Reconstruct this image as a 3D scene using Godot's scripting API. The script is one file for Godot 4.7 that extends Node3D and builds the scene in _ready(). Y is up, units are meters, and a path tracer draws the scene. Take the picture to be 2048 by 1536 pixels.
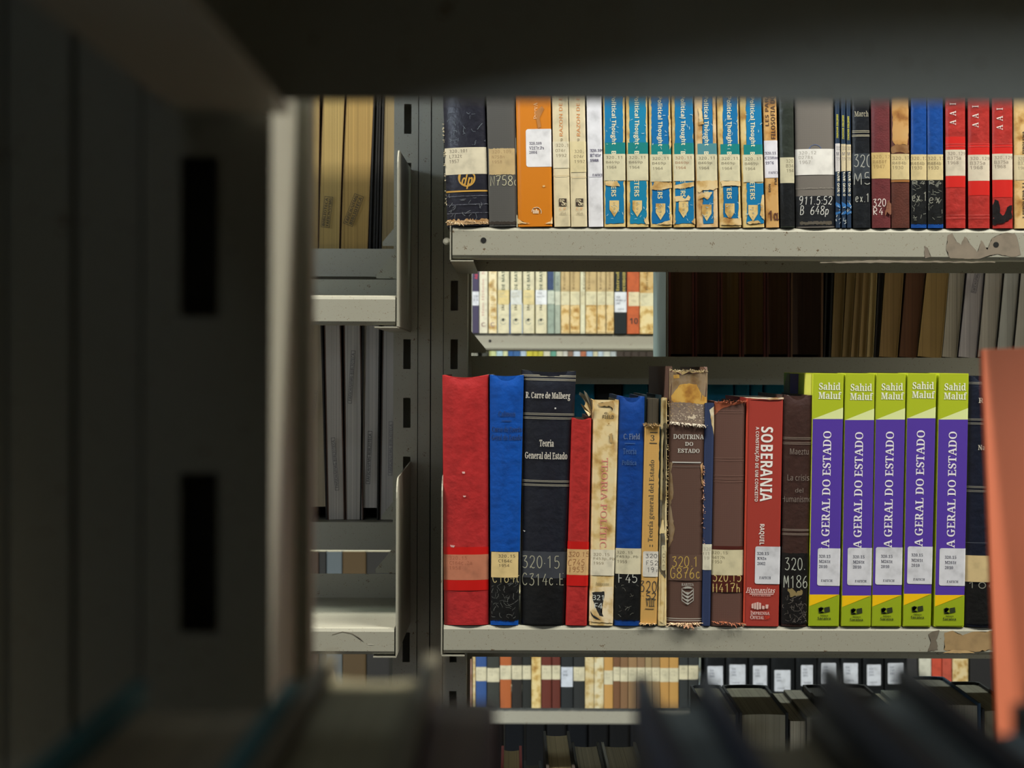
extends Node3D
# A view through a library book stack: camera in one aisle, looking between two shelves of the near
# stack at the stack across the next aisle, with a further stack behind it. Units are metres.

const F := 3300.0                       # focal length in pixels of the 2048 x 1536 frame
const EYE := Vector3(0, 1.40, 0)
const X_POST := -0.084                  # centre of the uprights; all stacks stand in line
const PITCH_X := 0.962
const WINDOW := 52.0
const SERIF := 0
const SERIFB := 1
const SANS := 2
const SANSB := 3
const MONO := 4

var view_basis: Basis
var taken := {}
var mats := {}
var fonts := []
var glyphs := {}
var tex := {}
var rng := RandomNumberGenerator.new()

# ------------------------------------------------------------------ set-up: camera, air, lamps
func _ready() -> void:
	rng.seed = 4711
	view_basis = Basis(Vector3.RIGHT, deg_to_rad(-0.573)) * Basis(Vector3.BACK, deg_to_rad(0.22))
	var cam := Camera3D.new()
	cam.name = "camera"
	cam.transform = Transform3D(view_basis, EYE)
	var lens := CameraAttributesPhysical.new()
	lens.frustum_focal_length = 51.56      # 24 mm high frame: 26.2 degrees
	lens.frustum_focus_distance = 1.5
	lens.exposure_aperture = 14.5
	lens.frustum_near = 0.02
	lens.frustum_far = 60.0
	cam.attributes = lens
	add_child(cam)
	cam.current = true
	var air := WorldEnvironment.new()
	air.name = "air"
	var e := Environment.new()
	e.background_mode = Environment.BG_COLOR
	e.background_color = Color(0, 0, 0)
	e.tonemap_mode = Environment.TONE_MAPPER_LINEAR
	e.tonemap_exposure = 0.53
	e.sdfgi_enabled = true
	e.ssao_enabled = true
	e.ssil_enabled = true
	air.environment = e
	add_child(air)
	make_textures()
	# fluorescent battens over the aisles: [z, energy, colour, x places, height]
	lamp_row(-0.93, 12.5, Color(1.0, 0.985, 0.93), [-2.75, -1.40, 1.02, 2.37], "aisle between the two nearer stacks")
	lamp_row(-2.42, 2.3, Color(0.92, 1.0, 0.94), [-1.9, -0.55, 0.8, 2.15], "aisle behind the sharp book rows")
	lamp_row(-3.85, 3.0, Color(0.95, 1.0, 0.97), [-1.2, 0.15, 1.5], "farthest aisle before the end wall")
	lamp_row(2.6, 0.9, Color(0.86, 0.93, 1.0), [-1.9, -0.55, 0.8, 2.15], "open room opposite the stacks")
	build_room()
	build_stacks()
	build_upper_row()
	build_lower_row()
	build_back_rows()
	build_far_rows()
	build_near_stack_books()

# ------------------------------------------------------------------ names, metas, materials
func numbered(base: String) -> String:
	var k: int = taken.get(base, -1) + 1
	taken[base] = k
	return base if k == 0 else "%s_%03d" % [base, k]

func tag(o: Node, label: String, category: String, group := "", kind := "") -> void:
	if label: o.set_meta("label", label)
	if category: o.set_meta("category", category)
	if group: o.set_meta("group", group)
	if kind: o.set_meta("kind", kind)

func thing(called: String, label: String, category: String, at: Vector3, group := "") -> Node3D:
	var o := Node3D.new()
	o.name = numbered(called)
	o.position = at
	add_child(o)
	tag(o, label, category, group)
	return o

func part(g: Geo, called: String, m: Material, parent: Node3D) -> MeshInstance3D:
	var o := MeshInstance3D.new()
	o.name = called
	o.mesh = g.mesh()
	o.material_override = m
	parent.add_child(o, true)
	return o

func make_textures() -> void:
	for fn in [["Droid Serif", 400], ["Droid Serif", 700], ["Droid Sans", 400], ["Droid Sans", 700], ["Droid Sans Mono", 400]]:
		var f := SystemFont.new()
		f.font_names = PackedStringArray([fn[0]])
		f.font_weight = fn[1]
		fonts.append(f)
	tex.mottle = noise_tex(1, 0.012, 4, [[0.0, 0.84], [0.45, 0.95], [1.0, 1.0]])
	tex.leather = noise_tex(2, 0.06, 3, [[0.0, 0.0], [1.0, 1.0]])
	tex.cloud = noise_tex(3, 0.02, 5, [[0.0, 0.0], [1.0, 1.0]])
	# old paper: cream with brown blotches
	var n := NoiseTexture2D.new()
	n.width = 512; n.height = 512; n.seamless = true
	var fl := FastNoiseLite.new(); fl.seed = 9; fl.frequency = 0.014; fl.fractal_octaves = 5
	n.noise = fl
	var gr := Gradient.new()
	gr.offsets = PackedFloat32Array([0.0, 0.30, 0.55, 1.0])
	gr.colors = PackedColorArray([Color(0.66, 0.50, 0.30), Color(0.88, 0.79, 0.62), Color(1, 0.97, 0.92), Color(1, 1, 1)])
	n.color_ramp = gr
	tex.stain = n
	# woven cloth relief
	var w := Image.create(64, 64, false, Image.FORMAT_L8)
	for y in 64:
		for x in 64:
			var over := (int(x / 4) + int(y / 4)) % 2 == 0
			var a := absf(sin(PI * (x % 4 + 0.5) / 4.0)); var b := absf(sin(PI * (y % 4 + 0.5) / 4.0))
			w.set_pixel(x, y, Color.from_hsv(0, 0, clampf((a if over else b) * 0.8 + rng.randf() * 0.2, 0, 1)))
	tex.weave = ImageTexture.create_from_image(w)
	# page edges: fine parallel lines
	var pg := Image.create(512, 8, false, Image.FORMAT_RGB8)
	for x in 512:
		var k := 0.80 + 0.2 * rng.randf()
		if rng.randf() < 0.05: k *= 0.72
		for y in 8:
			pg.set_pixel(x, y, Color(k, k * 0.985, k * 0.96))
	tex.pages = ImageTexture.create_from_image(pg)
	# baked enamel with rust specks and scuffs
	var sp := Image.create(1024, 1024, false, Image.FORMAT_RGB8)
	sp.fill(Color(1, 1, 1))
	for i in 9000:
		var c := Color(0.62, 0.52, 0.42).lerp(Color(0.9, 0.87, 0.82), rng.randf())
		var x0 := rng.randi() % 1020; var y0 := rng.randi() % 1020
		var s := 1 if rng.randf() < 0.85 else 2
		sp.fill_rect(Rect2i(x0, y0, s, s), c)
	for i in 60:
		var x0 := rng.randi() % 1000; var y0 := rng.randi() % 1000
		for j in 9:
			sp.fill_rect(Rect2i(clampi(x0 + int(rng.randfn(0, 4)), 0, 1020), clampi(y0 + int(rng.randfn(0, 4)), 0, 1020), 2, 2), Color(0.55, 0.40, 0.27))
	tex.enamel = ImageTexture.create_from_image(sp)

func noise_tex(s: int, freq: float, oct: int, ramp: Array) -> NoiseTexture2D:
	var n := NoiseTexture2D.new()
	n.width = 512; n.height = 512; n.seamless = true
	var fl := FastNoiseLite.new()
	fl.seed = s; fl.frequency = freq; fl.fractal_octaves = oct
	n.noise = fl
	var g := Gradient.new()
	var off := PackedFloat32Array(); var col := PackedColorArray()
	for r in ramp:
		off.append(r[0]); col.append(Color(r[1], r[1], r[1]))
	g.offsets = off; g.colors = col
	n.color_ramp = g
	return n

func mt(hex: String, kind := "cloth") -> StandardMaterial3D:
	var key := hex + kind
	if mats.has(key): return mats[key]
	var m := StandardMaterial3D.new()
	m.resource_name = kind + "_" + hex
	m.albedo_color = Color.html(hex)
	m.uv1_triplanar = true
	m.uv1_world_triplanar = true
	var s := 9.0
	match kind:
		"cloth":
			m.roughness = 0.72; m.albedo_texture = tex.mottle
			m.heightmap_enabled = true; m.heightmap_texture = tex.weave; m.heightmap_scale = 0.006; s = 70.0
			m.albedo_texture = null
		"leather":
			m.roughness = 0.42; m.albedo_texture = tex.mottle
			m.heightmap_enabled = true; m.heightmap_texture = tex.leather; m.heightmap_scale = 0.012; s = 14.0
		"coated":
			m.roughness = 0.33; m.albedo_texture = tex.mottle
			m.heightmap_enabled = true; m.heightmap_texture = tex.cloud; m.heightmap_scale = 0.03; s = 10.0
		"gloss":
			m.roughness = 0.38
		"paper":
			m.roughness = 0.7; m.albedo_texture = tex.mottle; s = 9.0
		"old":
			m.roughness = 0.75; m.albedo_texture = tex.stain; s = 7.0
		"pages":
			m.roughness = 0.85; m.albedo_texture = tex.pages; s = 12.0
		"enamel":
			m.roughness = 0.42; m.albedo_texture = tex.enamel; s = 3.3
		"film":
			m.roughness = 0.12; m.transparency = BaseMaterial3D.TRANSPARENCY_ALPHA; m.albedo_color.a = 0.16
		"ink":
			m.roughness = 0.6
		"plaster":
			m.roughness = 0.9; m.albedo_texture = tex.mottle; s = 0.8
	m.uv1_scale = Vector3(s, s, s)
	mats[key] = m
	return m

# ------------------------------------------------------------------ geometry
class Geo:
	var v := PackedVector3Array()
	var n := PackedVector3Array()
	func tri(a: Vector3, b: Vector3, c: Vector3) -> void:      # counter-clockwise seen from outside
		var k := (b - a).cross(c - a).normalized()
		v.append(a); v.append(c); v.append(b)
		n.append(k); n.append(k); n.append(k)
	func quad(a: Vector3, b: Vector3, c: Vector3, d: Vector3) -> void:
		tri(a, b, c); tri(a, c, d)
	func grid(rows: Array) -> void:                             # smooth; outside is d(column) x d(row)
		var r := rows.size(); var c: int = rows[0].size()
		var nn := []
		for i in r:
			var line := PackedVector3Array()
			for j in c:
				var du: Vector3 = rows[i][mini(j + 1, c - 1)] - rows[i][maxi(j - 1, 0)]
				var dv: Vector3 = rows[mini(i + 1, r - 1)][j] - rows[maxi(i - 1, 0)][j]
				line.append(du.cross(dv).normalized())
			nn.append(line)
		for i in r - 1:
			for j in c - 1:
				for t in [[0, 0], [1, 1], [0, 1], [0, 0], [1, 0], [1, 1]]:
					v.append(rows[i + t[0]][j + t[1]]); n.append(nn[i + t[0]][j + t[1]])
	func box(lo: Vector3, hi: Vector3) -> void:
		var p := []
		for k in 8:
			p.append(Vector3(hi.x if k & 1 else lo.x, hi.y if k & 2 else lo.y, hi.z if k & 4 else lo.z))
		for f in [[4, 5, 7, 6], [1, 0, 2, 3], [5, 1, 3, 7], [0, 4, 6, 2], [6, 7, 3, 2], [0, 1, 5, 4]]:
			quad(p[f[0]], p[f[1]], p[f[2]], p[f[3]])
	# sheet of thickness th along a path in the (z, y) plane, from x0 to x1
	func sheet_x(path: Array, th: float, x0: float, x1: float) -> void:
		var k := path.size()
		var a := []; var b := []
		for i in k:
			var d0: Vector2 = (path[i] - path[maxi(i - 1, 0)]).normalized()
			var d1: Vector2 = (path[mini(i + 1, k - 1)] - path[i]).normalized()
			if i == 0: d0 = d1
			if i == k - 1: d1 = d0
			var t := (d0 + d1).normalized()
			var nrm := Vector2(-t.y, t.x) * (0.5 * th / maxf(0.4, t.dot(d0)))
			a.append(path[i] + nrm); b.append(path[i] - nrm)
		for i in k - 1:
			for side in 2:
				var p: Array = a if side == 0 else b
				var q := [Vector3(x0, p[i].y, p[i].x), Vector3(x1, p[i].y, p[i].x), Vector3(x1, p[i + 1].y, p[i + 1].x), Vector3(x0, p[i + 1].y, p[i + 1].x)]
				both(q, a, b, i, side)
			for x in [x0, x1]:
				quad(Vector3(x, a[i].y, a[i].x), Vector3(x, a[i + 1].y, a[i + 1].x), Vector3(x, b[i + 1].y, b[i + 1].x), Vector3(x, b[i].y, b[i].x))
		for i in [0, k - 1]:
			quad(Vector3(x0, a[i].y, a[i].x), Vector3(x1, a[i].y, a[i].x), Vector3(x1, b[i].y, b[i].x), Vector3(x0, b[i].y, b[i].x))
	func both(q: Array, a: Array, b: Array, i: int, side: int) -> void:
		var out2: Vector2 = (a[i] - b[i]) * (1.0 if side == 0 else -1.0)
		var k: Vector3 = (q[1] - q[0]).cross(q[2] - q[0])
		if k.dot(Vector3(0, out2.y, out2.x)) >= 0.0: quad(q[0], q[1], q[2], q[3])
		else: quad(q[3], q[2], q[1], q[0])
	# flat plate: polygon in the plane of two axes, thickness along the third
	func plate(poly: PackedVector2Array, o: Vector3, ex: Vector3, ey: Vector3, th: float) -> void:
		var ez := ex.cross(ey).normalized() * th
		if Geometry2D.is_polygon_clockwise(poly): poly.reverse()
		var t := Geometry2D.triangulate_polygon(poly)
		for i in range(0, t.size(), 3):
			var p := [poly[t[i]], poly[t[i + 1]], poly[t[i + 2]]]
			if (p[1] - p[0]).cross(p[2] - p[0]) < 0.0: p.reverse()
			var w := []
			for s in p: w.append(o + ex * s.x + ey * s.y)
			tri(w[0] + ez, w[1] + ez, w[2] + ez)
			tri(w[2], w[1], w[0])
		for i in poly.size():
			var s0 := poly[i]; var s1 := poly[(i + 1) % poly.size()]
			var a := o + ex * s0.x + ey * s0.y; var b := o + ex * s1.x + ey * s1.y
			quad(a, b, b + ez, a + ez)
	func tube(pts: Array, r: float, sides := 5) -> void:
		var rows := []
		for i in pts.size():
			var d: Vector3 = (pts[mini(i + 1, pts.size() - 1)] - pts[maxi(i - 1, 0)]).normalized()
			var s := d.cross(Vector3.UP if absf(d.y) < 0.9 else Vector3.RIGHT).normalized()
			var t := s.cross(d)
			var line := PackedVector3Array()
			for k in sides + 1:
				var a := TAU * k / sides
				line.append(pts[i] + (s * cos(a) + t * sin(a)) * r)
			rows.append(line)
		grid(rows)
	func disc(c: Vector3, r: float, ax: Vector3, ay: Vector3, seg := 14) -> void:
		for k in seg:
			var a := TAU * k / seg; var b := TAU * (k + 1) / seg
			tri(c, c + (ax * cos(a) + ay * sin(a)) * r, c + (ax * cos(b) + ay * sin(b)) * r)
	func mesh() -> ArrayMesh:
		var arr := []
		arr.resize(Mesh.ARRAY_MAX)
		arr[Mesh.ARRAY_VERTEX] = v
		arr[Mesh.ARRAY_NORMAL] = n
		var m := ArrayMesh.new()
		if v.size(): m.add_surface_from_arrays(Mesh.PRIMITIVE_TRIANGLES, arr)
		return m

# a pixel of the photograph, taken to the upright plane that stands z metres in front of the camera
func P(px: float, py: float, z: float) -> Vector3:
	var d := view_basis * Vector3((px - 1024.0) / F, -(py - 768.0) / F, -1.0)
	return EYE + d * (z / -d.z)

# ------------------------------------------------------------------ lamps and room
func lamp_row(z: float, energy: float, c: Color, xs: Array, where: String) -> void:
	for k in xs.size():
		var o := thing("ceiling_lamp", "white twin tube ceiling lamp over the " + where, "lamp", Vector3(xs[k], 3.28, z), "lamps over the " + where)
		var g := Geo.new()
		g.box(Vector3(-0.63, -0.05, -0.075), Vector3(0.63, 0.02, 0.075))
		part(g, "housing", mt("e8e8e4", "ink"), o)
		for s in [-1, 1]:
			var t := Geo.new()
			t.tube([Vector3(-0.6, -0.085, s * 0.045), Vector3(0.6, -0.085, s * 0.045)], 0.013, 10)
			var tm := mt("ffffff", "ink").duplicate() as StandardMaterial3D
			tm.emission_enabled = true; tm.emission = c; tm.emission_energy_multiplier = 2.0
			part(t, "lamp_tube", tm, o)
			var cap := Geo.new()
			for e in [-1, 1]:
				cap.box(Vector3(e * 0.612 - 0.012, -0.105, s * 0.045 - 0.016), Vector3(e * 0.612 + 0.012, -0.048, s * 0.045 + 0.016))
			part(cap, "tube_socket", mt("d8d8d4", "ink"), o)
		var l := AreaLight3D.new()
		l.name = "lamp_glow"
		l.area_size = Vector2(1.2, 0.11)
		l.light_energy = energy
		l.light_color = c
		l.shadow_enabled = true
		l.area_range = 12.0
		l.rotation = Vector3(-PI / 2, 0, 0)
		l.position = Vector3(0, -0.105, 0)
		o.add_child(l)

func build_room() -> void:
	var shell := {
		"floor": [Vector3(-4.2, -0.1, -5.6), Vector3(4.2, 0.0, 4.6), "332f2a"],
		"ceiling": [Vector3(-4.2, 3.3, -5.6), Vector3(4.2, 3.4, 4.6), "6e6e69"],
		"wall_back": [Vector3(-4.2, 0.0, -5.6), Vector3(4.2, 3.3, -5.5), "45423c"],
		"wall_left": [Vector3(-4.2, 0.0, -5.5), Vector3(-4.1, 3.3, 4.5), "45423c"],
		"wall_right": [Vector3(4.1, 0.0, -5.5), Vector3(4.2, 3.3, 4.5), "45423c"]}
	for k in shell:
		var g := Geo.new()
		g.box(shell[k][0], shell[k][1])
		var o := part(g, k, mt(shell[k][2], "plaster"), self)
		tag(o, "", "", "", "structure")
	# the wall behind the camera, with the window whose daylight passes level through the stack
	var x0 := -3.7; var x1 := -2.0; var y0 := 0.95; var y1 := 2.25
	var g := Geo.new()
	g.box(Vector3(-4.2, 0, 4.5), Vector3(x0, 3.3, 4.6)); g.box(Vector3(x1, 0, 4.5), Vector3(4.2, 3.3, 4.6))
	g.box(Vector3(x0, 0, 4.5), Vector3(x1, y0, 4.6)); g.box(Vector3(x0, y1, 4.5), Vector3(x1, 3.3, 4.6))
	tag(part(g, "wall_front", mt("45423c", "plaster"), self), "", "", "", "structure")
	var w := Node3D.new()
	w.name = "window_1"
	w.position = Vector3((x0 + x1) / 2.0, (y0 + y1) / 2.0, 4.55)
	add_child(w)
	tag(w, "", "", "", "structure")
	var hx := (x1 - x0) / 2.0; var hy := (y1 - y0) / 2.0
	var fr := Geo.new()
	for b in [[-hx, -hx + 0.05, -hy, hy], [hx - 0.05, hx, -hy, hy], [-0.025, 0.025, -hy, hy], [-hx, hx, -hy, -hy + 0.05], [-hx, hx, hy - 0.05, hy]]:
		fr.box(Vector3(b[0], b[2], -0.03), Vector3(b[1], b[3], 0.03))
	part(fr, "window_frame", mt("b9bab4", "ink"), w)
	for s in [0, 1]:
		var pn := Geo.new()
		pn.box(Vector3(-hx + 0.05 + s * (hx - 0.025), -hy + 0.05, -0.004), Vector3(-0.025 + s * (hx - 0.025), hy - 0.05, 0.004))
		var pm := mt("cfe0f0", "ink").duplicate() as StandardMaterial3D
		pm.emission_enabled = true; pm.emission = Color(0.75, 0.86, 1.0); pm.emission_energy_multiplier = 2.0
		part(pn, "window_pane", pm, w)
	var l := AreaLight3D.new()
	l.name = "window_daylight"
	l.area_size = Vector2(1.6, 1.2)
	l.light_color = Color(0.88, 0.94, 1.0)
	l.light_energy = WINDOW
	l.area_range = 14.0
	l.shadow_enabled = true
	l.position = Vector3(0, 0, -0.08)
	w.add_child(l)

# ------------------------------------------------------------------ steel shelving
const STEEL := "a19f92"

# an upright: two slotted channels back to back with a folded web between, front and rear faces alike
func upright(x: float, zc: float, label: String, slot0: float) -> void:
	var o := thing("shelf_upright", label, "upright", Vector3(x, 0, zc), "steel uprights of the book stacks")
	var m := mt(STEEL, "enamel")
	for s in [-1.0, 1.0]:
		var g := Geo.new()
		var xi: float = s * 0.0135; var xo: float = s * 0.038       # inner and outer edge of the channel
		var a := minf(xi, xo); var b := maxf(xi, xo)
		var s0: float = minf(s * 0.0205, s * 0.0280); var s1: float = maxf(s * 0.0205, s * 0.0280)
		for f in [-1.0, 1.0]:
			var z0: float = f * 0.0335; var z1: float = f * 0.035
			var lo := minf(z0, z1); var hi := maxf(z0, z1)
			g.box(Vector3(a, 0, lo), Vector3(s0, 2.15, hi))
			g.box(Vector3(s1, 0, lo), Vector3(b, 2.15, hi))
			var y := slot0
			g.box(Vector3(s0, 0, lo), Vector3(s1, y, hi))
			while y < 2.1:
				var y2 := y + 0.0307
				var y3 := minf(y + 0.0605, 2.15)
				g.box(Vector3(s0, y2, lo), Vector3(s1, y3, hi))
				y = y3
		g.box(Vector3(xo - s * 0.0015 if s > 0 else xo, 0, -0.0335), Vector3(xo if s > 0 else xo + 0.0015, 2.15, 0.0335))
		g.box(Vector3(minf(xi, xi + s * 0.0015), 0, -0.0335), Vector3(maxf(xi, xi + s * 0.0015), 2.15, 0.0335))
		# folded lip half way along the outer side
		g.box(Vector3(minf(xo, xo + s * 0.003), 0, -0.004), Vector3(maxf(xo, xo + s * 0.003), 2.15, -0.0025))
		# added inner plate that keeps light from showing through the slots
		g.box(Vector3(a + 0.0015, 0, -0.001), Vector3(b - 0.0015, 2.15, 0.001))
		part(g, "slotted_channel", m, o)
	var w := Geo.new()
	for s in [-1.0, 1.0]:
		w.box(Vector3(minf(s * 0.0006, s * 0.0128), 0, -0.034), Vector3(maxf(s * 0.0006, s * 0.0128), 2.15, 0.034))
	part(w, "web", m, o)

# a steel shelf with its two end brackets; near = distance of its front edge, dir = 1 when it faces the camera
func shelf(x0: float, x1: float, y: float, lip: float, front: float, dir: float, dep: float, rear_up: bool, label: String, group: String, tall := 0.165) -> Node3D:
	var o := thing("steel_shelf", label, "shelf", Vector3((x0 + x1) / 2.0, y, -front), group)
	var hw := (x1 - x0) / 2.0
	var m := mt(STEEL, "enamel")
	var path := []
	var b := -dir
	if rear_up: path.append(Vector2(b * (dep - 0.0006), 0.0245))
	else: path.append(Vector2(b * (dep - 0.0006), -lip))
	path.append(Vector2(b * (dep - 0.0006), -0.0008))
	path.append(Vector2(b * 0.004, -0.0008))
	path.append(Vector2(b * 0.0016, -0.0016))
	path.append(Vector2(b * 0.0006, -0.004))
	path.append(Vector2(b * 0.0006, -lip + 0.0035))
	path.append(Vector2(b * 0.0016, -lip + 0.0012))
	path.append(Vector2(b * 0.004, -lip + 0.0006))
	path.append(Vector2(b * 0.014, -lip + 0.0006))
	var g := Geo.new()
	g.sheet_x(path, 0.0012, -hw + 0.0018, hw - 0.0018)
	part(g, "tray", m, o)
	for s in [-1.0, 1.0]:
		var p := Geo.new()
		var poly := PackedVector2Array([Vector2(0.0, -lip - 0.001), Vector2(dep + 0.004, -lip - 0.001), Vector2(dep + 0.004, tall - lip)])
		if tall < 0.05: poly.append(Vector2(0.0, tall - lip))
		for k in (6 if tall >= 0.05 else 0):
			var a := PI / 2 * k / 5.0
			poly.append(Vector2(0.018 - 0.018 * sin(a) , tall - lip - 0.018 - 0.004 + 0.018 * cos(a)))
		p.plate(poly, Vector3(s * hw - 0.0006, 0, 0), Vector3(0, 0, b), Vector3(0, 1, 0), 0.0012)
		# flange turned in under the shelf
		var fx0 := minf(s * hw, s * hw - s * 0.021); var fx1 := maxf(s * hw, s * hw - s * 0.021)
		p.box(Vector3(fx0, -lip - 0.0024, minf(0.0, b * dep)), Vector3(fx1, -lip - 0.0012, maxf(0.0, b * dep)))
		var br := part(p, "bracket", m, o)
		var t := Geo.new()
		var gy := 0.0255 if rear_up else 0.003
		t.plate(PackedVector2Array([Vector2(0, gy), Vector2(-s * 0.0345, gy), Vector2(-s * 0.0345, gy + 0.004), Vector2(0, gy + 0.046)]), Vector3(s * hw - s * 0.0006, 0, b * (dep - 0.001)), Vector3(1, 0, 0), Vector3(0, 1, 0), 0.0012)
		part(t, "gusset", m, br)
	return o

# something flat laid on the front lip of a shelf, outlined in photo pixels
func lip_patch(o: Node3D, front: float, called: String, pts: Array, hex: String, eps := 0.00015, kind := "paper") -> void:
	var poly := PackedVector2Array()
	for p in pts:
		var w := P(p[0], p[1], front) - o.position
		poly.append(Vector2(w.x, w.y))
	var g := Geo.new()
	if Geometry2D.is_polygon_clockwise(poly): poly.reverse()
	var t := Geometry2D.triangulate_polygon(poly)
	for i in range(0, t.size(), 3):
		var q := [poly[t[i]], poly[t[i + 1]], poly[t[i + 2]]]
		if (q[1] - q[0]).cross(q[2] - q[0]) < 0.0: q.reverse()
		g.tri(Vector3(q[0].x, q[0].y, eps), Vector3(q[1].x, q[1].y, eps), Vector3(q[2].x, q[2].y, eps))
	part(g, called, mt(hex, kind), o)

func ragged(pts: Array, amp: float, step: float) -> Array:
	var out := []
	for i in pts.size():
		var a := Vector2(pts[i][0], pts[i][1]); var b := Vector2(pts[(i + 1) % pts.size()][0], pts[(i + 1) % pts.size()][1])
		var k := maxi(1, int(a.distance_to(b) / step))
		var nrm := (b - a).orthogonal().normalized()
		for j in k:
			var q := a.lerp(b, float(j) / k) + nrm * rng.randf_range(-amp, amp)
			out.append([q.x, q.y])
	return out

# ------------------------------------------------------------------ books
# q = [top x0, top x1, top y, base x0, base x1, base y] in photo pixels on the plane z metres away.
# The plane holds the spine, or the fore-edge when o.back is set (the book then faces away).
# kinds: "hard" (rounded spine, boards), "flat" (paperback), "case" (boards with a flat spine)
func bk(label: String, q: Array, col: String, o := {}) -> Dictionary:
	var z: float = o.get("z", 1.5)
	var dep: float = o.get("dep", 0.15)
	var kind: String = o.get("kind", "hard")
	var base := P((q[3] + q[4]) / 2.0, q[5], z)
	var top := P((q[0] + q[1]) / 2.0, q[2], z)
	if o.has("sy"):
		var f: float = (o.sy - base.y) / (top.y - base.y)
		base = base.lerp(top, f)
	if o.has("h"): top = base + (top - base).normalized() * float(o.h)
	var lean := atan2(base.x - top.x, top.y - base.y)
	var h := (top - base).length()
	var wb := absf(P(q[4], q[5], z).x - P(q[3], q[5], z).x) - 0.0004
	var wt := absf(P(q[1], q[2], z).x - P(q[0], q[2], z).x) - 0.0004
	var n := thing(o.get("n", "book"), label, o.get("cat", "book"), base, o.get("g", ""))
	if o.get("back", false):
		n.position += Vector3(0, 0, -dep)
		n.basis = Basis(Vector3.UP, PI) * Basis(Vector3.BACK, -lean)
	else:
		n.basis = Basis(Vector3.BACK, lean) * Basis(Vector3.UP, deg_to_rad(o.get("yaw", 0.0)))
	var d := {"node": n, "z": z, "h": h, "wb": wb, "wt": wt, "w": maxf(wb, wt), "kind": kind, "dep": dep,
		"bul": o.get("bul", 0.10 * maxf(wb, wt) if kind == "hard" else 0.0), "bend": o.get("bend", 0.0), "k": 1,
		"cx": (q[0] + q[1] + q[3] + q[4]) / 4.0, "slope": ((q[0] + q[1]) - (q[3] + q[4])) / 2.0 / (q[2] - q[5]), "my": (q[2] + q[5]) / 2.0}
	if not o.get("back", false): n.position.z -= maxf(0.0, d.bul - 0.0006)
	make_case(d, mt(col, o.get("m", "cloth")), o)
	if o.get("pages", "d8cba6") != "":
		make_pages(d, mt(o.get("pages", "d8cba6"), "pages"), o)
	return d

func zf(d: Dictionary, u: float) -> float:
	u = clampf(u, -1, 1)
	if d.kind == "hard": return d.bul * (sqrt(1.0 - 0.94 * u * u) - sqrt(0.06)) / (1.0 - sqrt(0.06))
	var r: float = 0.0016 if d.kind == "flat" else 0.003
	var e: float = (1.0 - absf(u)) * d.w * 0.5
	return 0.0 if e >= r else -(r - sqrt(maxf(0.0, r * r - (r - e) * (r - e))))

func EPS(d: Dictionary) -> float:        # each layer of paper, tape or ink lies a little above the last
	return (0.00022 if d.get("wr", 0.0) > 0.0 else 0.00006) + 0.00004 * d.k

# how far a loose cloth cover stands off its even curve
func off(d: Dictionary, x: float, y: float, u: float) -> float:
	if d.get("wr", 0.0) <= 0.0 or absf(u) >= 0.97: return 0.0
	var e := 1.0 - u * u
	return d.wr * d.nz.get_noise_2d(x, y * 0.45) * e - d.hd * e * exp(-(d.h - y) / 0.006)

func W(d: Dictionary, y: float) -> float:
	return lerpf(d.wb, d.wt, clampf(y / d.h, 0, 1))

func warp(d: Dictionary, p: Vector3) -> Vector3:
	var t: float = p.y / d.h
	return Vector3(p.x * W(d, p.y) / d.w + d.bend * (t * t - 0.0), p.y, p.z)

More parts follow.
